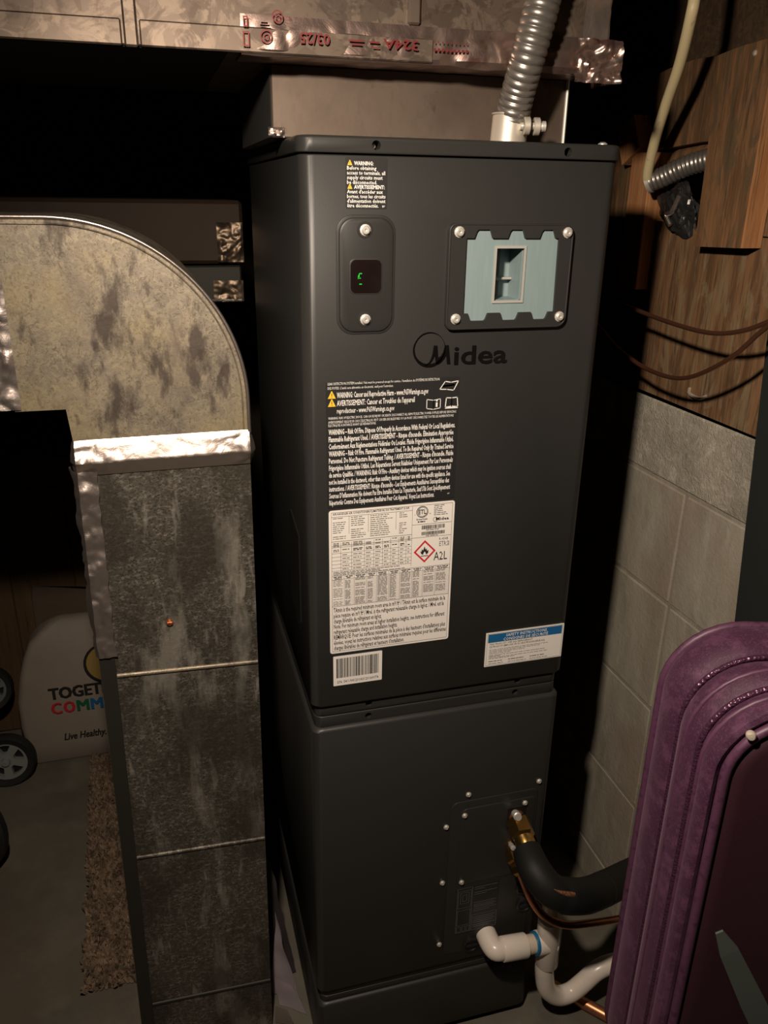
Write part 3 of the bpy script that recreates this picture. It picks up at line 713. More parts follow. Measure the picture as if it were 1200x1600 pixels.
# printed tape along the bottom edge, folded under
bm = new_bm()
def fold(a, b, h):
    if b >= 0: return (a, YF-.001-h, ZB+b)
    return (a, YF-.0015-b, ZB-.001-h*.5)
strip(bm, -.056, -.062, .362, .0355, fold, 170, 24, 20, .0055, 1.3)
tp = obj('printed_tape', bm, 'foil_red', td, 'pinkish foil tape printed in red', 25)
bm = new_bm()
def endband(a, b, h):
    t = a
    return (t, YF-.0015-h, b) if t < TX1 else (TX1+.0015+h, YF+(t-TX1), b)
strip(bm, .346, 1.612, .43, 1.965, endband, 26, 60, 26, .006, 6.1); obj('end_tape', bm, 'foil', td, 'plain foil tape up the right end', 25)
bm = new_bm()
def knob(u, v):
    a = .335+.062*u; z = 1.578+.046*v
    h = .003+crumple((a, z, 9), 48, .011, 2)
    return (a, YF-.002-h*(1-.0*u), z)
grid(bm, knob, 30, 26); 
obj('crumpled_tape_end', bm, 'foil_red', td, 'crumpled red and silver tape end', 50)
bm = new_bm()
def knob2(u, v):
    y = YF-.008+.05*u; z = 1.578+.046*v
    return (TX1+.004+crumple((y, z, 3), 50, .009, 5), y, z)
grid(bm, knob2, 16, 20); obj('crumpled_tape_end', bm, 'foil_red', td, None, 25)
# upside-down red print on the tape
rb = new_bm(); yt = YF-.0105
def upside(s, xl, xr, z, size, bold=0.02):
    T = Matrix.Translation((xl+xr, 0, 2*z+size*.7)) @ Matrix.Diagonal((-1, 1, -1, 1))
    text_into(rb, s, xl, z, size, yt, xr, bold, T, False, 2)
upside('03/25', .0060, .0390, 1.6000, .0145)
upside('324A', .0990, .1400, 1.6000, .0135)
for i in range(9): quad(rb, .1580+i*.0048, .1610+i*.0048, 1.6005, 1.6035, yt); quad(rb, .1585+i*.0048, .1597+i*.0048, 1.6085, 1.6105, yt)
for cx_, cz_, rr in ((-.0300, 1.6045, .0066), (-.0175, 1.6235, .0060)):
    ringpoly(rb, cx_, cz_, rr, rr-.0014, yt, 20); ringpoly(rb, cx_, cz_, rr*.5, rr*.5-.0012, yt, 14)
for a in ((-.055, -.048, 1.594, 1.608), (-.054, -.049, 1.612, 1.622), (-.036, -.026, 1.6135, 1.6150), (-.035, -.028, 1.6160, 1.6172)): frame(rb, *a, .0014, yt)
for a in ((.0600, .0770, 1.605, 1.6066), (.0625, .0750, 1.6015, 1.6030), (.0830, .0950, 1.6045, 1.6062), (.0870, .0950, 1.5995, 1.6008)): quad(rb, *a, yt)
obj('red_print', rb, 'ink_tape', td, 'upside-down red lettering on the tape', None, 'stuff')

# ================================================================== FLEX CONDUIT ON THE LID
fc = thing('flexible_conduit', (.272, .034, 1.51), 'ribbed grey metal conduit rising from the air handler lid', 'conduit')
path = spline([(.2655, .032, 1.535), (.2655, .020, 1.562), (.2665, .001, 1.597), (.2725, -.007, 1.635), (.279, -.007, 1.665), (.293, -.007, 1.72), (.308, -.007, 1.80)], 46)
n = len(path); acc = 0; radii = []
for i in range(n):
    if i: acc += (path[i]-path[i-1]).length
    ph = (acc/.0083) % 1.0
    radii.append(.0182+.0022*(math.sin(PI*ph)**.6))
bm = new_bm(); tube(bm, path, 0, 20, radii); obj('ribbed_hose', bm, 'conduit', fc, None, 50)
bm = new_bm(); lathe(bm, [(.022, 0), (.022, .030), (.0235, .031), (.0235, .0325), (.021, .033)], (.2630, .034, 1.509), (.06, 0, 1), 24)
cn = obj('connector', bm, 'cast', fc, 'pale cast metal connector', 40)
bm = new_bm()
for x, y in ((.2735, .006), (.2880, .010)): lathe(bm, [(.0088, -.004), (.0100, -.003), (.0100, .003), (.0088, .004), (.0048, .004), (.0048, -.004), (.0088, -.004)], (x, y, 1.5275), (1, -.25, 0.0), 18)
obj('clamp_lug', bm, 'cast', cn, None, 40)
bm = new_bm(); lathe(bm, [(.0042, -.014), (.0042, .012), (.006, .012), (.006, .016), (.0, .016)], (.281, .0075, 1.5275), (1, -.25, 0), 10); obj('clamp_screw', bm, 'screw', cn, None, 40)
bm = new_bm(); lathe(bm, [(.006, 0), (.006, .002), (.003, .004)], (.3855, .022, 1.51), (0, 0, 1), 12)
solo('loose_screw', bm, 'screw', 'tiny shiny screw lying on the right end of the lid', 'screw', smooth=40)

# ================================================================== RETURN DUCT (elbow and drop)
YD, DB = .09, .31
rd = thing('return_duct', (-.18, .2, 0), 'galvanized return duct with a quarter-round elbow and taped drop', 'duct')
cxo, czo, RR = -.287, 1.1935, .2265
arc = [(cxo+RR*math.sin(PI/2*k/28), czo+RR*math.cos(PI/2*k/28)) for k in range(29)]
prof = [(-.346, 1.1935), (-.287, 1.1935), (-.2835, 1.150), (-.0605, 1.150)] + arc[::-1] + [(-.346, 1.420)]
bm = new_bm(); plate(bm, prof, YD, DB); obj('elbow', bm, 'galv', rd)
bm = new_bm(); tube(bm, [(cxo-.059, YD-.001, czo+RR)] + [(p[0], YD-.001, p[1]) for p in arc] + [(-.0605, YD-.001, 1.150)], .0026, 8); obj('heel_seam', bm, 'foil_smooth', rd, 'shiny raised seam along the curved edge', 60)
bm = new_bm(); tube(bm, [(cxo-.059, YD-.0005, czo+RR-.007)] + [(cxo+(p[0]-cxo)*.968, YD-.0005, czo+(p[1]-czo)*.968) for p in arc] + [(-.068, YD-.0005, 1.152)], .0012, 6); obj('heel_bead', bm, 'galv', rd, None, 60)
bm = new_bm()
dl = [(-.2830, 1.150), (-.0608, 1.150), (-.0712, .004), (-.2992, .004)]
loft(bm, [[(x, YD, z) for x, z in dl], [(x, DB, z) for x, z in dl]]); obj('drop', bm, 'galv_mott', rd)
bm = new_bm(); box(bm, -1.9, -.346, YD, DB, 1.1965, 1.420, .001); obj('horizontal_run', bm, 'galv', rd)
# tapes
bm = new_bm(); strip(bm, 1.196, -.375, 1.385, -.338, lambda a, b, h: (b+(1.3-a)*.07*0-(a-1.196)*0, YD-.001-h, a), 60, 12, 50, .004, 4); obj('foil_tape', bm, 'foil', rd, None, 25)
def xl(z): return -.2992+(z-.004)*(.0162/1.146)
def xr(z): return -.0712+(z-.004)*(.0104/1.146)
def wrap(u, v, h):
    z = v; L_, R_ = xl(z), xr(z); s = L_-.02+(R_-L_+.04)*u
    if s < L_: return (L_-.001-h*.5, YD+(L_-s), z)
    if s > R_: return (R_+.001+h*.5, YD+(s-R_), z)
    return (s, YD-.001-h, z)
def band(z0, z1, tilt, nu, nv, sc, amp, seed, foldz=None):
    b = new_bm()
    def f(u, v):
        z = z0+(z1-z0)*v+tilt*(u-.5)
        h = .0008+crumple((u*.26, z, seed), sc, amp, seed)*min(1, 5*min(v, 1-v)+.2)*(.16+4.0*abs(u-.5)**2.6*1.7)
        if foldz: h += .0088*(v/foldz if v < foldz else (1-v)/(1-foldz))
        return wrap(u, z, h)
    grid(b, f, nu, nv); return b
obj('foil_tape', band(1.106, 1.1535, 0.002, 90, 26, 34, .0075, 2.2, .40), 'foil', rd, None, 25)
bm = new_bm()
def corner(u, v):
    z = 1.112-(1.112-.835)*v; L_ = xl(z); s = -.022+.046*u+.004*noise.noise((0, 0, z*40))*u
    h = .0042+max(-.0012, crumple((s, z*.7, 3), 42, .010, 8)*(1.2-.9*u))
    return (L_-.001-h*.6, YD-s, z) if s < 0 else (L_+s-.001*(1-u), YD-.001-h, z)
grid(bm, corner, 16, 110); obj('corner_tape', bm, 'foil', rd, 'crinkled foil tape on the left corner', 25)
bm = new_bm(); zz_ = [1.10-.012*k for k in range(92)]
rings = [[(xl(z)+a, YD-d, z) for a, d in ((.0005, -.001), (.0005, .0022), (.021, .0022), (.0215, -.001))] for z in zz_]; loft(bm, rings); obj('corner_seam', bm, 'green_d', rd, 'darker folded seam down the left corner')
for z, t, m_ in ((.797, -.010, 'galv'), (.4585, -.012, 'galv_mott'), (.130, -.010, 'green_d')):
    bm = new_bm(); tube(bm, [(xl(z)+.022, YD+.0005, z-t*.3), (xr(z)-.001, YD+.0005, z+t*.7-t*.3)], .0036, 8); obj('cross_seam', bm, m_, rd, None, 60)
bm = new_bm(); lathe(bm, [(.0052, 0), (.0052, .002), (.004, .004), (.0, .0035)], (-.1866, YD, .877), (0, -1, 0), 10); box(bm, -.1905, -.1827, YD-.0052, YD-.0035, .8758, .8782); obj('screw', bm, 'copper', rd, 'rusty sheet metal screw', 30)

# ================================================================== DIM DUCTS BEHIND
bd = thing('wrapped_duct', (-.9, .75, 1.325), 'dim rust-brown wrapped duct behind the curved elbow', 'duct')
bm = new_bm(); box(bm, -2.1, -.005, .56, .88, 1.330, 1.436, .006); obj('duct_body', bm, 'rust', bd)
bm = new_bm(); strip(bm, 1.333, -.052, 1.40, -.006, lambda a, b, h: (b, .5585-h, a), 30, 18, 60, .006, 12); obj('foil_tape', bm, 'foil_dim', bd, None, 40)
bd2 = thing('lower_duct', (-.9, .75, 1.26), 'dark tarnished duct just under the brown wrapped one', 'duct')
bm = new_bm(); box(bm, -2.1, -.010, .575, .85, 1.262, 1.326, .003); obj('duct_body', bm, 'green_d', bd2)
bm = new_bm(); strip(bm, 1.263, -.062, 1.30, -.008, lambda a, b, h: (b, .5735-h, a), 16, 18, 40, .006, 14); obj('foil_tape', bm, 'foil_dim', bd2, None, 40)
bm = new_bm(); tube(bm, [(-2.0, .5725, 1.265), (-.012, .5725, 1.265)], .003, 8); obj('hem', bm, 'galv_mott', bd2)

# ================================================================== BROWN CABINET AT THE BACK
cb = thing('storage_cabinet', (-.75, 1.4, 0), 'old brown wooden cabinet standing behind the white shopping bag', 'cabinet')
bm = new_bm(); box(bm, -1.4, -.12, 1.165, 1.6, 0, .805, .003); obj('carcass', bm, 'cabinet', cb)
bm = new_bm(); box(bm, -1.41, -.11, 1.152, 1.61, .735, .812, .003); obj('top_rail', bm, 'cabinet', cb)
for k in range(8):
    bm = new_bm(); box(bm, -1.40+.16*k+.001, -1.40+.16*(k+1)-.001, 1.157, 1.168, .01, .731, .002); obj('panel_board', bm, 'cabinet', cb)

# ================================================================== BAGS
def bag_loop(z, x0, x1, y0, y1, r, n_=6): return [(p[0], p[1]+.004*noise.noise((p[0]*9, p[1]*9, z*7)), z) for p in rrect(x0, x1, y0, y1, r, n_)]
sb_ = thing('shopping_bag', (-.42, 1.07, 0), 'white shopping bag with coloured lettering, half hidden by the return duct', 'bag')
bm = new_bm()
L = [(.0, -.588, -.262, .995, 1.135), (.006, -.592, -.258, .990, 1.128), (.06, -.600, -.25, .987, 1.130), (.12, -.604, -.245, .986, 1.130), (.20, -.602, -.245, .990, 1.128), (.27, -.588, -.255, .998, 1.13), (.32, -.572, -.27, 1.006, 1.12),
     (.355, -.556, -.29, 1.015, 1.105), (.378, -.530, -.31, 1.025, 1.095), (.396, -.505, -.33, 1.035, 1.08), (.404, -.478, -.345, 1.045, 1.07)]
loft(bm, [bag_loop(z, a, b, c, d, min(.018, (d-c)*.45)) for z, a, b, c, d in L])
obj('bag_body', bm, 'bag', sb_, None, 50)
def bag_text(s, x0, x1, z, size, m, bold=.03, shear=0):
    b = new_bm(); T = Matrix.Identity(4)
    if shear: T = Matrix(((1, 0, shear, -shear*z), (0, 1, 0, 0), (0, 0, 1, 0), (0, 0, 0, 1)))
    for k in range(4 if bold > .016 else 2): text_into(b, s, x0+.0013*k, z, size, .9825-.0001*k, x1-.004+.0013*k, 0, T, False, 2)
    return b
obj('lettering', bag_text('TOGETHER', -.5215, -.315, .204, .049, 'k', .018), 'ink_black', sb_)
for s, a, b, m_ in (('C', -.5210, -.4930, 'ink_red'), ('O', -.4900, -.4600, 'ink_red'), ('M', -.4570, -.4250, 'ink_green'), ('M', -.4220, -.3900, 'ink_blue'), ('UNITY', -.386, -.29, 'ink_black')):
    obj('letter', bag_text(s, a, b, .158, .049, m_, .018), m_, sb_)
obj('lettering', bag_text('Live Healthy.', -.500, -.390, .0725, .030, 'k', .015, .18), 'ink_black', sb_)
bm = new_bm(); ringpoly(bm, -.365, .292, .062, .055, .9855); obj('emblem_ring', bm, 'ink_black', sb_, 'dark ring of a round printed emblem')
bm = new_bm(); poly(bm, [(-.365+.055*math.cos(2*PI*k/24), .292+.055*math.sin(2*PI*k/24)) for k in range(24)], .9858); obj('emblem_disc', bm, mat('ochre_print', (.35, .24, .07), .6), sb_, 'ochre middle of the round emblem')
bm = new_bm()
loft(bm, [bag_loop(z, a, b, c, d, .01) for z, a, b, c, d in ((0, -.56, -.22, 1.148, 1.150), (.01, -.56, -.22, 1.085+.065, 1.151))]) if False else None
loft(bm, [bag_loop(z, a, b, c, d, .004) for z, a, b, c, d in ((.0, -.550, -.22, 1.148-.002, 1.1495), (.30, -.556, -.22, 1.143, 1.149), (.42, -.553, -.22, 1.138, 1.148), (.466, -.546, -.22, 1.134, 1.146))])
for v in bm.verts:
    if v.co.z > .44: v.co.z -= (v.co.x+.546)*.18
solo('paper_bag', bm, 'kraft', 'flat beige paper bag standing behind the white shopping bag', 'bag', smooth=40)

# ================================================================== STROLLER WHEELS
st = thing('folded_stroller', (-.75, .9, 0), 'folded stroller with grey spoked wheels at the left edge', 'stroller')
def wheel(c, R_, axis, hubm, spokes, nm='wheel'):
    a = Vector(axis).normalized(); up_ = Vector((0, 0, 1)); u = a.cross(up_).normalized(); v = u.cross(a)
    c = Vector(c)
    bm = new_bm(); lathe(bm, [(R_*.74, -.014), (R_*.93, -.017), (R_, -.008), (R_, .008), (R_*.93, .017), (R_*.74, .014), (R_*.74, -.014)], c, a, 36)
    o = obj(nm, bm, 'tyre', st, 'black tyre on a grey hub', 40)
    b = new_bm()
    pts_o = [(R_*.76*math.cos(2*PI*k/40), R_*.76*math.sin(2*PI*k/40)) for k in range(40)]
    holes = []
    for s in range(spokes):
        a0 = 2*PI*s/spokes+.25; da = 2*PI/spokes*.30
        h = [(R_*.62*math.cos(a0+da*t), R_*.62*math.sin(a0+da*t)) for t in (-1, -.5, 0, .5, 1)] + [(R_*.30*math.cos(a0+da*t), R_*.30*math.sin(a0+da*t)) for t in (.55, -.55)]
        holes.append(h)
    plate(b, pts_o, -.008, .008, 0, holes)
    lathe(b, [(R_*.16, .0), (R_*.14, .012), (0, .013)], (0, -.006, 0), (0, -1, 0), 14)
    for vtx in b.verts: vtx.co = c + u*vtx.co.x + v*vtx.co.z + a*(-vtx.co.y)
    obj('hub', b, hubm, o)
    b = new_bm(); lathe(b, [(R_*.72, -.006), (R_*.72, -.004), (0, -.004)], c, a, 24); obj('hub_back', b, 'black', o)
    return o
wheel((-.637, .935, .072), .072, (-.05, -1, .12), 'hub', 5)
wheel((-.676, 1.045, .222), .062, (.05, -1, .25), 'hub2', 6)
wheel((-.690, .640, .120), .118, (-.45, -1, .1), 'hub2', 5)
bm = new_bm(); tube(bm, [(-.637, .955, .072), (-.68, .99, .16), (-.70, 1.05, .24), (-.80, 1.05, .60)], .011, 10); tube(bm, [(-.676, 1.06, .222), (-.72, 1.06, .24), (-.80, 1.0, .16), (-.90, .70, .13)], .011, 10); tube(bm, [(-.69, .66, .12), (-.78, .68, .13), (-.90, .70, .13)], .011, 10); tube(bm, [(-.637, .955, .072), (-.80, .95, .09), (-.90, .70, .13)], .010, 10)
obj('frame_tube', bm, 'steel', st, None, 50)

# ================================================================== SHAG RUG
rg = thing('shag_rug', (-.36, .61, 0), 'narrow brown shag rug on the concrete beside the return duct', 'rug')
def rug_x0(y): return -.412-.023*(y-.256)/.71+.008*noise.noise((0, y*14, 0))
bm = new_bm(); grid(bm, lambda u, v: (rug_x0(.255+.71*v)+(-.312-rug_x0(.255+.71*v))*u, .255+.71*v+.008*noise.noise((u*5, 0, 3)), .004+.003*noise.noise((u*20, v*60, 0))), 10, 50); obj('backing', bm, 'rug', rg)
bm = new_bm()
for i in range(5200):
    y = .250+.72*random.random(); a = rug_x0(y); x = a+(-.312-a)*random.random()
    h = random.uniform(.010, .024); r_ = random.uniform(.0025, .005); ax = random.uniform(-.010, .010); ay = random.uniform(-.012, .008); th = random.uniform(0, 6)
    b3 = [bm.verts.new((x+r_*math.cos(th+2.094*k), y+r_*math.sin(th+2.094*k), .004)) for k in range(3)]
    m3 = [bm.verts.new((x+ax*.5+r_*1.1*math.cos(th+2.094*k), y+ay*.5+r_*1.1*math.sin(th+2.094*k), .004+h*.7)) for k in range(3)]
    t_ = bm.verts.new((x+ax, y+ay, .004+h))
    for k in range(3):
        j = (k+1) % 3; bm.faces.new((b3[k], b3[j], m3[j], m3[k])); bm.faces.new((m3[k], m3[j], t_))
obj('pile', bm, 'rug', rg, None, 60, 'stuff')

# ================================================================== RIGHT WALL SERVICES
bm = new_bm(); tube(bm, spline([(.51, .09, 1.99), (.53, .095, 1.80), (.54, .1002, 1.7045), (.54, .1016, 1.6726), (.56, .1436, 1.6235), (.58, .1957, 1.5771), (.60, .2446, 1.5286), (.622, .2842, 1.4761), (.645, .268, 1.484), (.668, .235, 1.500)], 8), .0078, 12)
solo('white_cable', bm, 'cable', 'cream sheathed cable hanging down into the open conduit on the right wall', 'cable', smooth=50)
oc = thing('open_conduit', (.65, .26, 1.49), 'short ribbed grey conduit with an open end in the wall hole', 'conduit')
pth = spline([(.628, .288, 1.475), (.640, .272, 1.482), (.655, .252, 1.494), (.668, .235, 1.502), (.69, .20, 1.512)], 26)
rad = []; acc = 0
for i in range(len(pth)):
    if i: acc += (pth[i]-pth[i-1]).length
    rad.append(.0150+.0014*math.sin(PI*((acc/.007) % 1)))
bm = new_bm(); tube(bm, pth, 0, 18, rad, caps=False)
d0 = (pth[0]-pth[1]).normalized()
obj('ribbed_hose', bm, 'conduit', oc, None, 50)
bm = new_bm(); lathe(bm, [(.0152, -.004), (.0175, -.003), (.0175, .003), (.0135, .004), (.0125, -.004), (.0152, -.004)], pth[0], d0, 20); obj('end_bushing', bm, 'cast', oc, None, 40)
bm = new_bm(); bmesh.ops.create_icosphere(bm, subdivisions=4, radius=1.0)
for v in bm.verts:
    p = v.co.copy(); k = 1+.45*noise.noise(p*1.6)+.35*abs(noise.noise(p*3.4))
    v.co = Vector((.672, .262, 1.436))+Vector((p.x*.014, p.y*.040+p.z*.012, p.z*.036))*k
solo('crumpled_plastic', bm, 'trash', 'black crumpled plastic stuffed in the hole under the open conduit', 'plastic')
bm = new_bm(); tube(bm, spline([(.655, .24, 1.455), (.652, .25, 1.43), (.650, .262, 1.425), (.652, .25, 1.41)], 6), .004, 8)
solo('foil_scrap', bm, 'foil_smooth', 'pale shiny scrap poking out of the black crumpled plastic', 'scrap')
t1 = spline([(.58, .3044, 1.2868), (.58, .2422, 1.2848), (.58, .139, 1.2774), (.58, .0573, 1.2742), (.58, -.0003, 1.2768), (.58, -.0506, 1.2881), (.58, -.0945, 1.3061), (.575, -.16, 1.338), (.56, -.30, 1.40)], 8)
t1 = spline([(.56, .50, 1.27), (.575, .40, 1.285), (.58, .3044, 1.2868)], 6)[:-1]+t1
t2 = spline([(.58, .3038, 1.2357), (.58, .2503, 1.215), (.58, .2038, 1.2041), (.58, .1549, 1.1969), (.58, .0936, 1.1963), (.58, .0474, 1.205), (.58, .0007, 1.2266), (.58, -.046, 1.2567), (.578, -.0914, 1.296), (.573, -.16, 1.345), (.56, -.30, 1.42)], 8)
t2 = spline([(.55, .50, 1.34), (.565, .40, 1.285), (.58, .3038, 1.2357)], 6)[:-1]+t2
bm = new_bm(); tube(bm, t1, .0034, 10); solo('upper_copper_tube', bm, 'copper_dull', 'thin copper tube sagging across the boards, the upper of two', 'tube', smooth=50)
bm = new_bm(); tube(bm, t2, .0034, 10); solo('lower_copper_tube', bm, 'copper_dull', 'thin copper tube with the deeper sag, just above the concrete blocks', 'tube', smooth=50)
bm = new_bm(); lathe(bm, [(.010, 0), (.010, .07), (.0085, .073), (0, .073)], (.625, -.135, 1.306), (-.15, 1, .03), 16)
solo('black_knob', bm, 'black', 'black rounded rod end at the right edge above the upper copper tube', 'knob', smooth=40)
bm = new_bm()
pts = [(-.0802-.0802*0-.081, 0), (.0232, 1.775), (-.20, 1.775), (-.37, 0)]
loft(bm, [[(.640, y, z) for y, z in pts], [(.668, y+.003, z) for y, z in pts]])
solo('leaning_board', bm, 'panel_blk', 'tall black board leaning against the block wall behind the suitcase', 'board')

# ================================================================== REFRIGERANT AND DRAIN PIPES
sl = thing('suction_line', (.45, -.05, .35), 'thick black insulated refrigerant pipe with a brass nut', 'pipe')
bm = new_bm(); lathe(bm, [(.013, 0), (.013, .012)], (.3405, -.002, .4865), (0, -1, -.06), 16); obj('stub', bm, 'copper', sl, None, 40)
bm = new_bm(); lathe(bm, [(.0165, 0), (.0205, .004), (.0205, .030), (.0165, .034)], (.3388, -.010, .4865), (-.05, -1, -.28), 6); obj('hex_nut', bm, 'brass', sl)
bm = new_bm(); lathe(bm, [(.016, 0), (.0165, .012), (.013, .022), (.012, .03)], (.337, -.042, .477), (-.03, -1, -.35), 20); obj('flare_body', bm, 'brass', sl, None, 40)
bm = new_bm(); lathe(bm, [(.007, 0), (.007, .012), (.0055, .013), (.0055, .017), (0, .017)], (.3335, -.012, .502), (-.1, -1, .35), 10); obj('service_cap', bm, 'screw', sl, None, 40)
ins = spline([(.3361, -.058, .4665), (.3353, -.098, .4580), (.359, -.120, .4340), (.4154, -.110, .4009), (.4918, -.060, .3454), (.5799, 0.0, .2881), (.640, .035, .2567)], 10)
# the last stretch meets the wall side
rad = [.0235+.0025*min(1, i/8) for i in range(len(ins))]
rad = [r_+(.002 if 22 < i < 40 else 0) for i, r_ in enumerate(rad)]
bm = new_bm(); tube(bm, ins, 0, 22, rad); obj('insulation', bm, 'rubber', sl, 'black foam insulation', 50)
bm = new_bm(); tube(bm, ins[38:], .0285, 22); obj('outer_wrap', bm, 'rubber', sl, None, 50)
# slit in the foam showing copper
slit = []
for i in range(19, 34):
    p = ins[i]; slit.append(p+Vector((-.32, -.62, .715))*.0288+Vector((0, 0, .004)))
bm = new_bm(); tube(bm, slit, 0, 8, [.0006+.0042*math.sin(PI*i/(len(slit)-1)) for i in range(len(slit))]); obj('open_slit', bm, mat('braided_copper', (.38, .17, .085), .45, .25, layers=[('cells', 260, .1, .5, (.10, .05, .03), .8)]), sl, 'open slit showing the copper', 50)
ll = thing('liquid_line', (.45, -.06, .3), 'bare copper liquid pipe curving under the black insulated pipe', 'pipe')
bm = new_bm(); tube(bm, spline([(.3345, -.036, .4075), (.3385, -.044, .3976), (.3525, -.062, .3591), (.374, -.072, .3279), (.4094, -.078, .3050), (.463, -.071, .2847), (.5626, -.045, .2415), (.62, -.03, .218)], 8), .0066, 12); obj('copper_pipe', bm, 'copper', ll, None, 50)
bm = new_bm(); lathe(bm, [(.0105, 0), (.0105, .02)], (.335, 0, .425), (-.02, -1, -.2), 12); lathe(bm, [(.012, 0), (.0145, .003), (.0145, .017), (.012, .02)], (.3342, -.012, .4215), (.0, -1, -.45), 6)
lathe(bm, [(.0085, 0), (.0115, .004), (.0115, .014), (.0075, .019)], (.3335, -.030, .4125), (.15, -.8, -.7), 6); obj('flare_nut', bm, 'brass', ll)
bm = new_bm(); lathe(bm, [(.0045, 0), (.0045, .012), (0, .013)], (.330, -.014, .438), (-.1, -.9, .35), 10); obj('service_cap', bm, 'screw', ll, None, 40)
bm = new_bm(); lathe(bm, [(.0085, 0), (.0085, .028)], (.548, -.0503, .2487), (.9, .25, -.36), 14); obj('pipe_coupling', bm, 'copper_dull', ll, None, 40)
dp_ = thing('drain_pipe', (.43, -.04, .06), 'white plastic condensate drain with a tee and trap', 'pipe')
YP = -.034
bm = new_bm(); tube(bm, spline([(.3040, -.001, .2290), (.3045, -.020, .2280), (.3090, -.033, .2265), (.320, YP, .2248), (.3290, YP, .2240)], 6), .0185, 20); obj('elbow', bm, 'pvc', dp_, None, 50)
bm = new_bm(); lathe(bm, [(.0205, 0), (.0212, .002), (.0212, .044), (.0205, .046)], (.3200, YP, .2245), (1, 0, -.085), 22); obj('elbow_socket', bm, 'pvc', dp_, None, 40)
bm = new_bm(); lathe(bm, [(.0165, 0), (.0165, .055)], (.3560, YP, .2215), (1, 0, -.085), 20); obj('pipe_nipple', bm, 'pvc_stub', dp_, 'aged bare pipe between elbow and tee', 40)
bm = new_bm(); lathe(bm, [(.0196, 0), (.0200, .001), (.0200, .006), (.0196, .007)], (.3815, YP, .2195), (1, 0, -.085), 20); obj('primer_ring', bm, 'primer', dp_, 'blue primer ring', 40)
bm = new_bm(); lathe(bm, [(.0205, 0), (.0212, .002), (.0205, .034)], (.3870, YP, .2190), (1, 0, -.085), 22); lathe(bm, [(.0168, .062), (.0172, .062), (.0216, .060), (.0216, .002), (.0205, -.002), (.0205, -.048), (.0195, -.050), (.0155, -.050)], (.4110, YP, .2130), (-.02, 0, 1), 24)
obj('tee', bm, 'pvc', dp_, None, 40)
bm = new_bm(); lathe(bm, [(.0130, 0), (.0160, 0), (.0160, .080), (.0130, .080), (.0130, .0)], (.4100, YP, .245), (-.03, 0, 1), 20); obj('vent_stub', bm, 'pvc_stub', dp_, 'cut pipe stub standing in the tee', 40)
bm = new_bm(); tube(bm, spline([(.4085, YP, .170), (.4105, YP, .140), (.4190, YP, .098), (.4420, YP, .070), (.4700, YP, .068), (.4950, YP, .086), (.5230, YP, .110), (.5600, YP, .1165), (.640, YP, .110)], 8), .0172, 20); obj('trap', bm, 'pvc', dp_, None, 50)
bm = new_bm(); tube(bm, spline([(.45, .06, .012), (.468, .03, .012), (.50, -.01, .012), (.56, -.08, .012)], 6), .011, 12)
solo('floor_copper_pipe', bm, 'copper', 'short copper pipe lying on the floor under the white drain trap', 'pipe', smooth=50)

# ================================================================== PAPERS IN THE GAP
pp = thing('crumpled_papers', (-.03, .17, 0), 'lilac-white crumpled papers in the gap between duct and air handler', 'paper')
def sheet(pts, m_, seed, lab=None):
    b = new_bm(); A, B_, C_, D_ = [Vector(p) for p in pts]
    def f(u, v):
        p = (A*(1-u)+B_*u)*(1-v)+(D_*(1-u)+C_*u)*v
        return p+Vector((0, -1, .2))*.010*noise.noise(p*14+Vector((seed, 0, 0)))+Vector((1, 0, 0))*.004*noise.noise(p*22+Vector((0, seed, 0)))
    g = grid(b, f, 12, 16); bmesh.ops.solidify(b, geom=b.faces, thickness=.0008); return obj('sheet', b, m_, pp, lab, 40)
sheet([(-.064, .16, .004), (-.012, .12, .004), (-.040, .15, .14), (-.046, .17, .20)], 'paper', 1)
sheet([(-.052, .13, .002), (.0-.004, .10, .002), (-.030, .125, .055), (-.058, .14, .065)], 'paper', 4)
sheet([(-.058, .18, .01), (-.010, .19, .006), (-.044, .19, .26), (-.062, .19, .34)], 'paper_d', 7, 'dark translucent film')
sheet([(-.066, .10, .002), (-.030, .085, .002), (-.040, .10, .030), (-.062, .11, .035)], 'bag', 9)

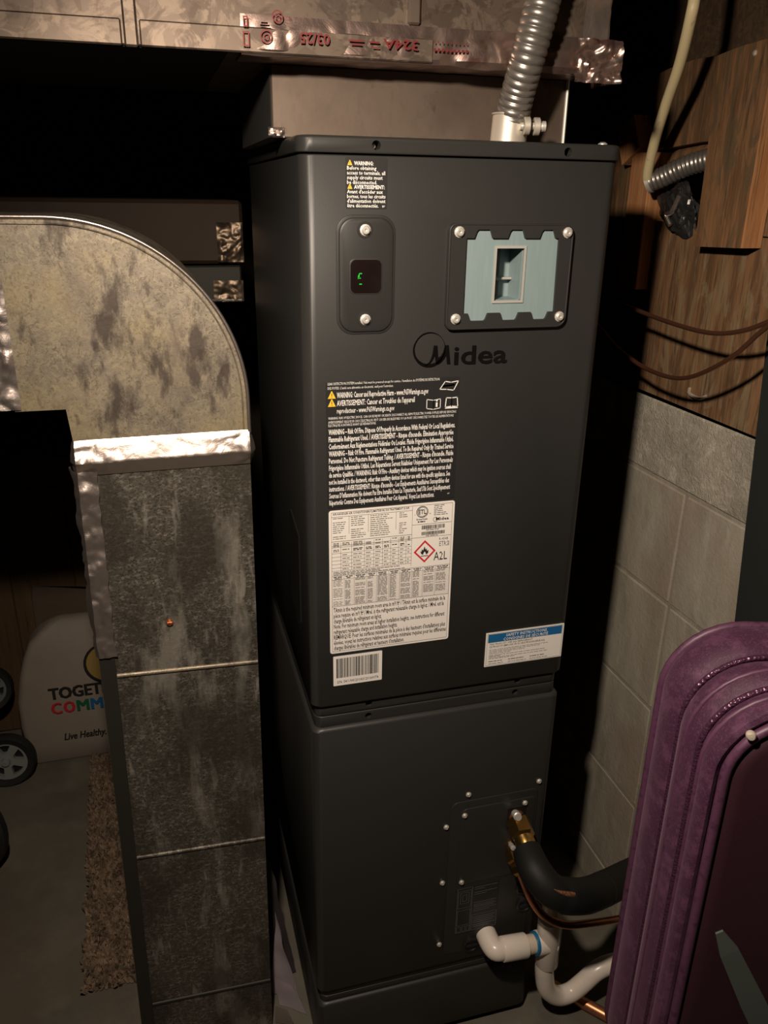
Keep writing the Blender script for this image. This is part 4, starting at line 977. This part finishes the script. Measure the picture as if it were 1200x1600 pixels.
# ================================================================== SUITCASE ON A BOX
th_ = math.radians(-17)
SC = Matrix.Translation((.287, -.470, .384)) @ Matrix.Rotation(th_, 4, 'Z')
bm = new_bm(); box(bm, 0.02, .34, .02, .17, -.384, -.012, .006, SC)
vs = bm.verts
sbx = solo('storage_box', bm, 'kraft', 'cardboard box under the purple suitcase', 'box')
su = thing('suitcase', tuple(SC @ Vector((.18, .09, 0))), 'purple fabric suitcase with zips in the right foreground', 'suitcase')
SW, SH, SD, SR = .355, .646, .165, .075
def sl_loop(y, ins_, r=SR, n_=9): return [SC @ Vector((p[0], y, p[1])) for p in rrect(ins_, SW-ins_, ins_, SH-ins_, max(.004, r-ins_), n_)]
prof = [(.012, .020), (.006, .010), (.002, .003), (.004, -.002), (.014, -.004), (.026, -.001), (.033, .003), (.038, .0035), (.043, .001), (.052, -.004), (.066, -.006), (.080, -.003), (.088, .003), (.093, .003), (.099, -.002), (.115, -.007), (.135, -.006), (.150, 0), (.160, .012), (.165, .03)]
bm = new_bm()
lp = [sl_loop(y, i_) for y, i_ in prof]; loft(bm, lp)
for v in bm.verts:
    v.co += Vector((1, .5, .6))*(.0036*noise.noise(v.co*13)+.0020*noise.noise(Vector((v.co.x*50, v.co.y*50, v.co.z*14))))
obj('shell', bm, 'purple', su, None, 50)
bm = new_bm(); loft(bm, [sl_loop(-.004, .030), sl_loop(-.003, .022), sl_loop(.004, .016), sl_loop(.014, .018)]); obj('front_panel', bm, 'plum', su, 'dark plum front panel', 50)
for nm, y, i_, r_, m_ in (('piping', .001, .012, .0050, 'piping'), ('zipper', .0395, .0012, .0030, 'zip'), ('zipper', .0905, .0008, .0027, 'zip'), ('piping', .022, -.0022, .0030, 'piping'), ('piping', .060, -.0045, .0026, 'piping'), ('piping', .1480, -.002, .005, 'piping')):
    bm = new_bm(); tube(bm, sl_loop(y, i_), r_, 8, closed=True); obj(nm, bm, m_, su, None, 60)
bm = new_bm(); lathe(bm, [(.0045, 0), (.0045, .004), (.003, .006), (0, .0065)], SC @ Vector((.026, -.002, .621)), SC.to_3x3() @ Vector((-.3, -1, .2)), 12); obj('stud', bm, 'pearl', su, 'pale round stud', 40)
bm = new_bm(); tube(bm, [SC @ Vector(p) for p in spline([(.085, .064, .640), (.095, .062, .656), (.13, .060, .663), (.20, .060, .664), (.25, .062, .656), (.262, .064, .640)], 6)], .009, 10); obj('carry_handle', bm, 'black', su, 'black padded carry handle', 50)
bm = new_bm(); sp = [(.036, -.0062, .386), (.050, -.008, .360), (.085, -.009, .292), (.17, -.009, .130)]
for a, b in zip(sp, sp[1:]): pass
rings = []
for (x, y, z), w_ in zip(sp, (.004, .010, .013, .015)):
    dx, dz = .83*w_, .55*w_
    rings.append([SC @ Vector(q) for q in ((x-dx, y, z-dz), (x+dx, y, z+dz), (x+dx, y+.004, z+dz), (x-dx, y+.004, z-dz))])
loft(bm, rings); obj('strap', bm, 'strap', su, 'grey-green strap across the front')
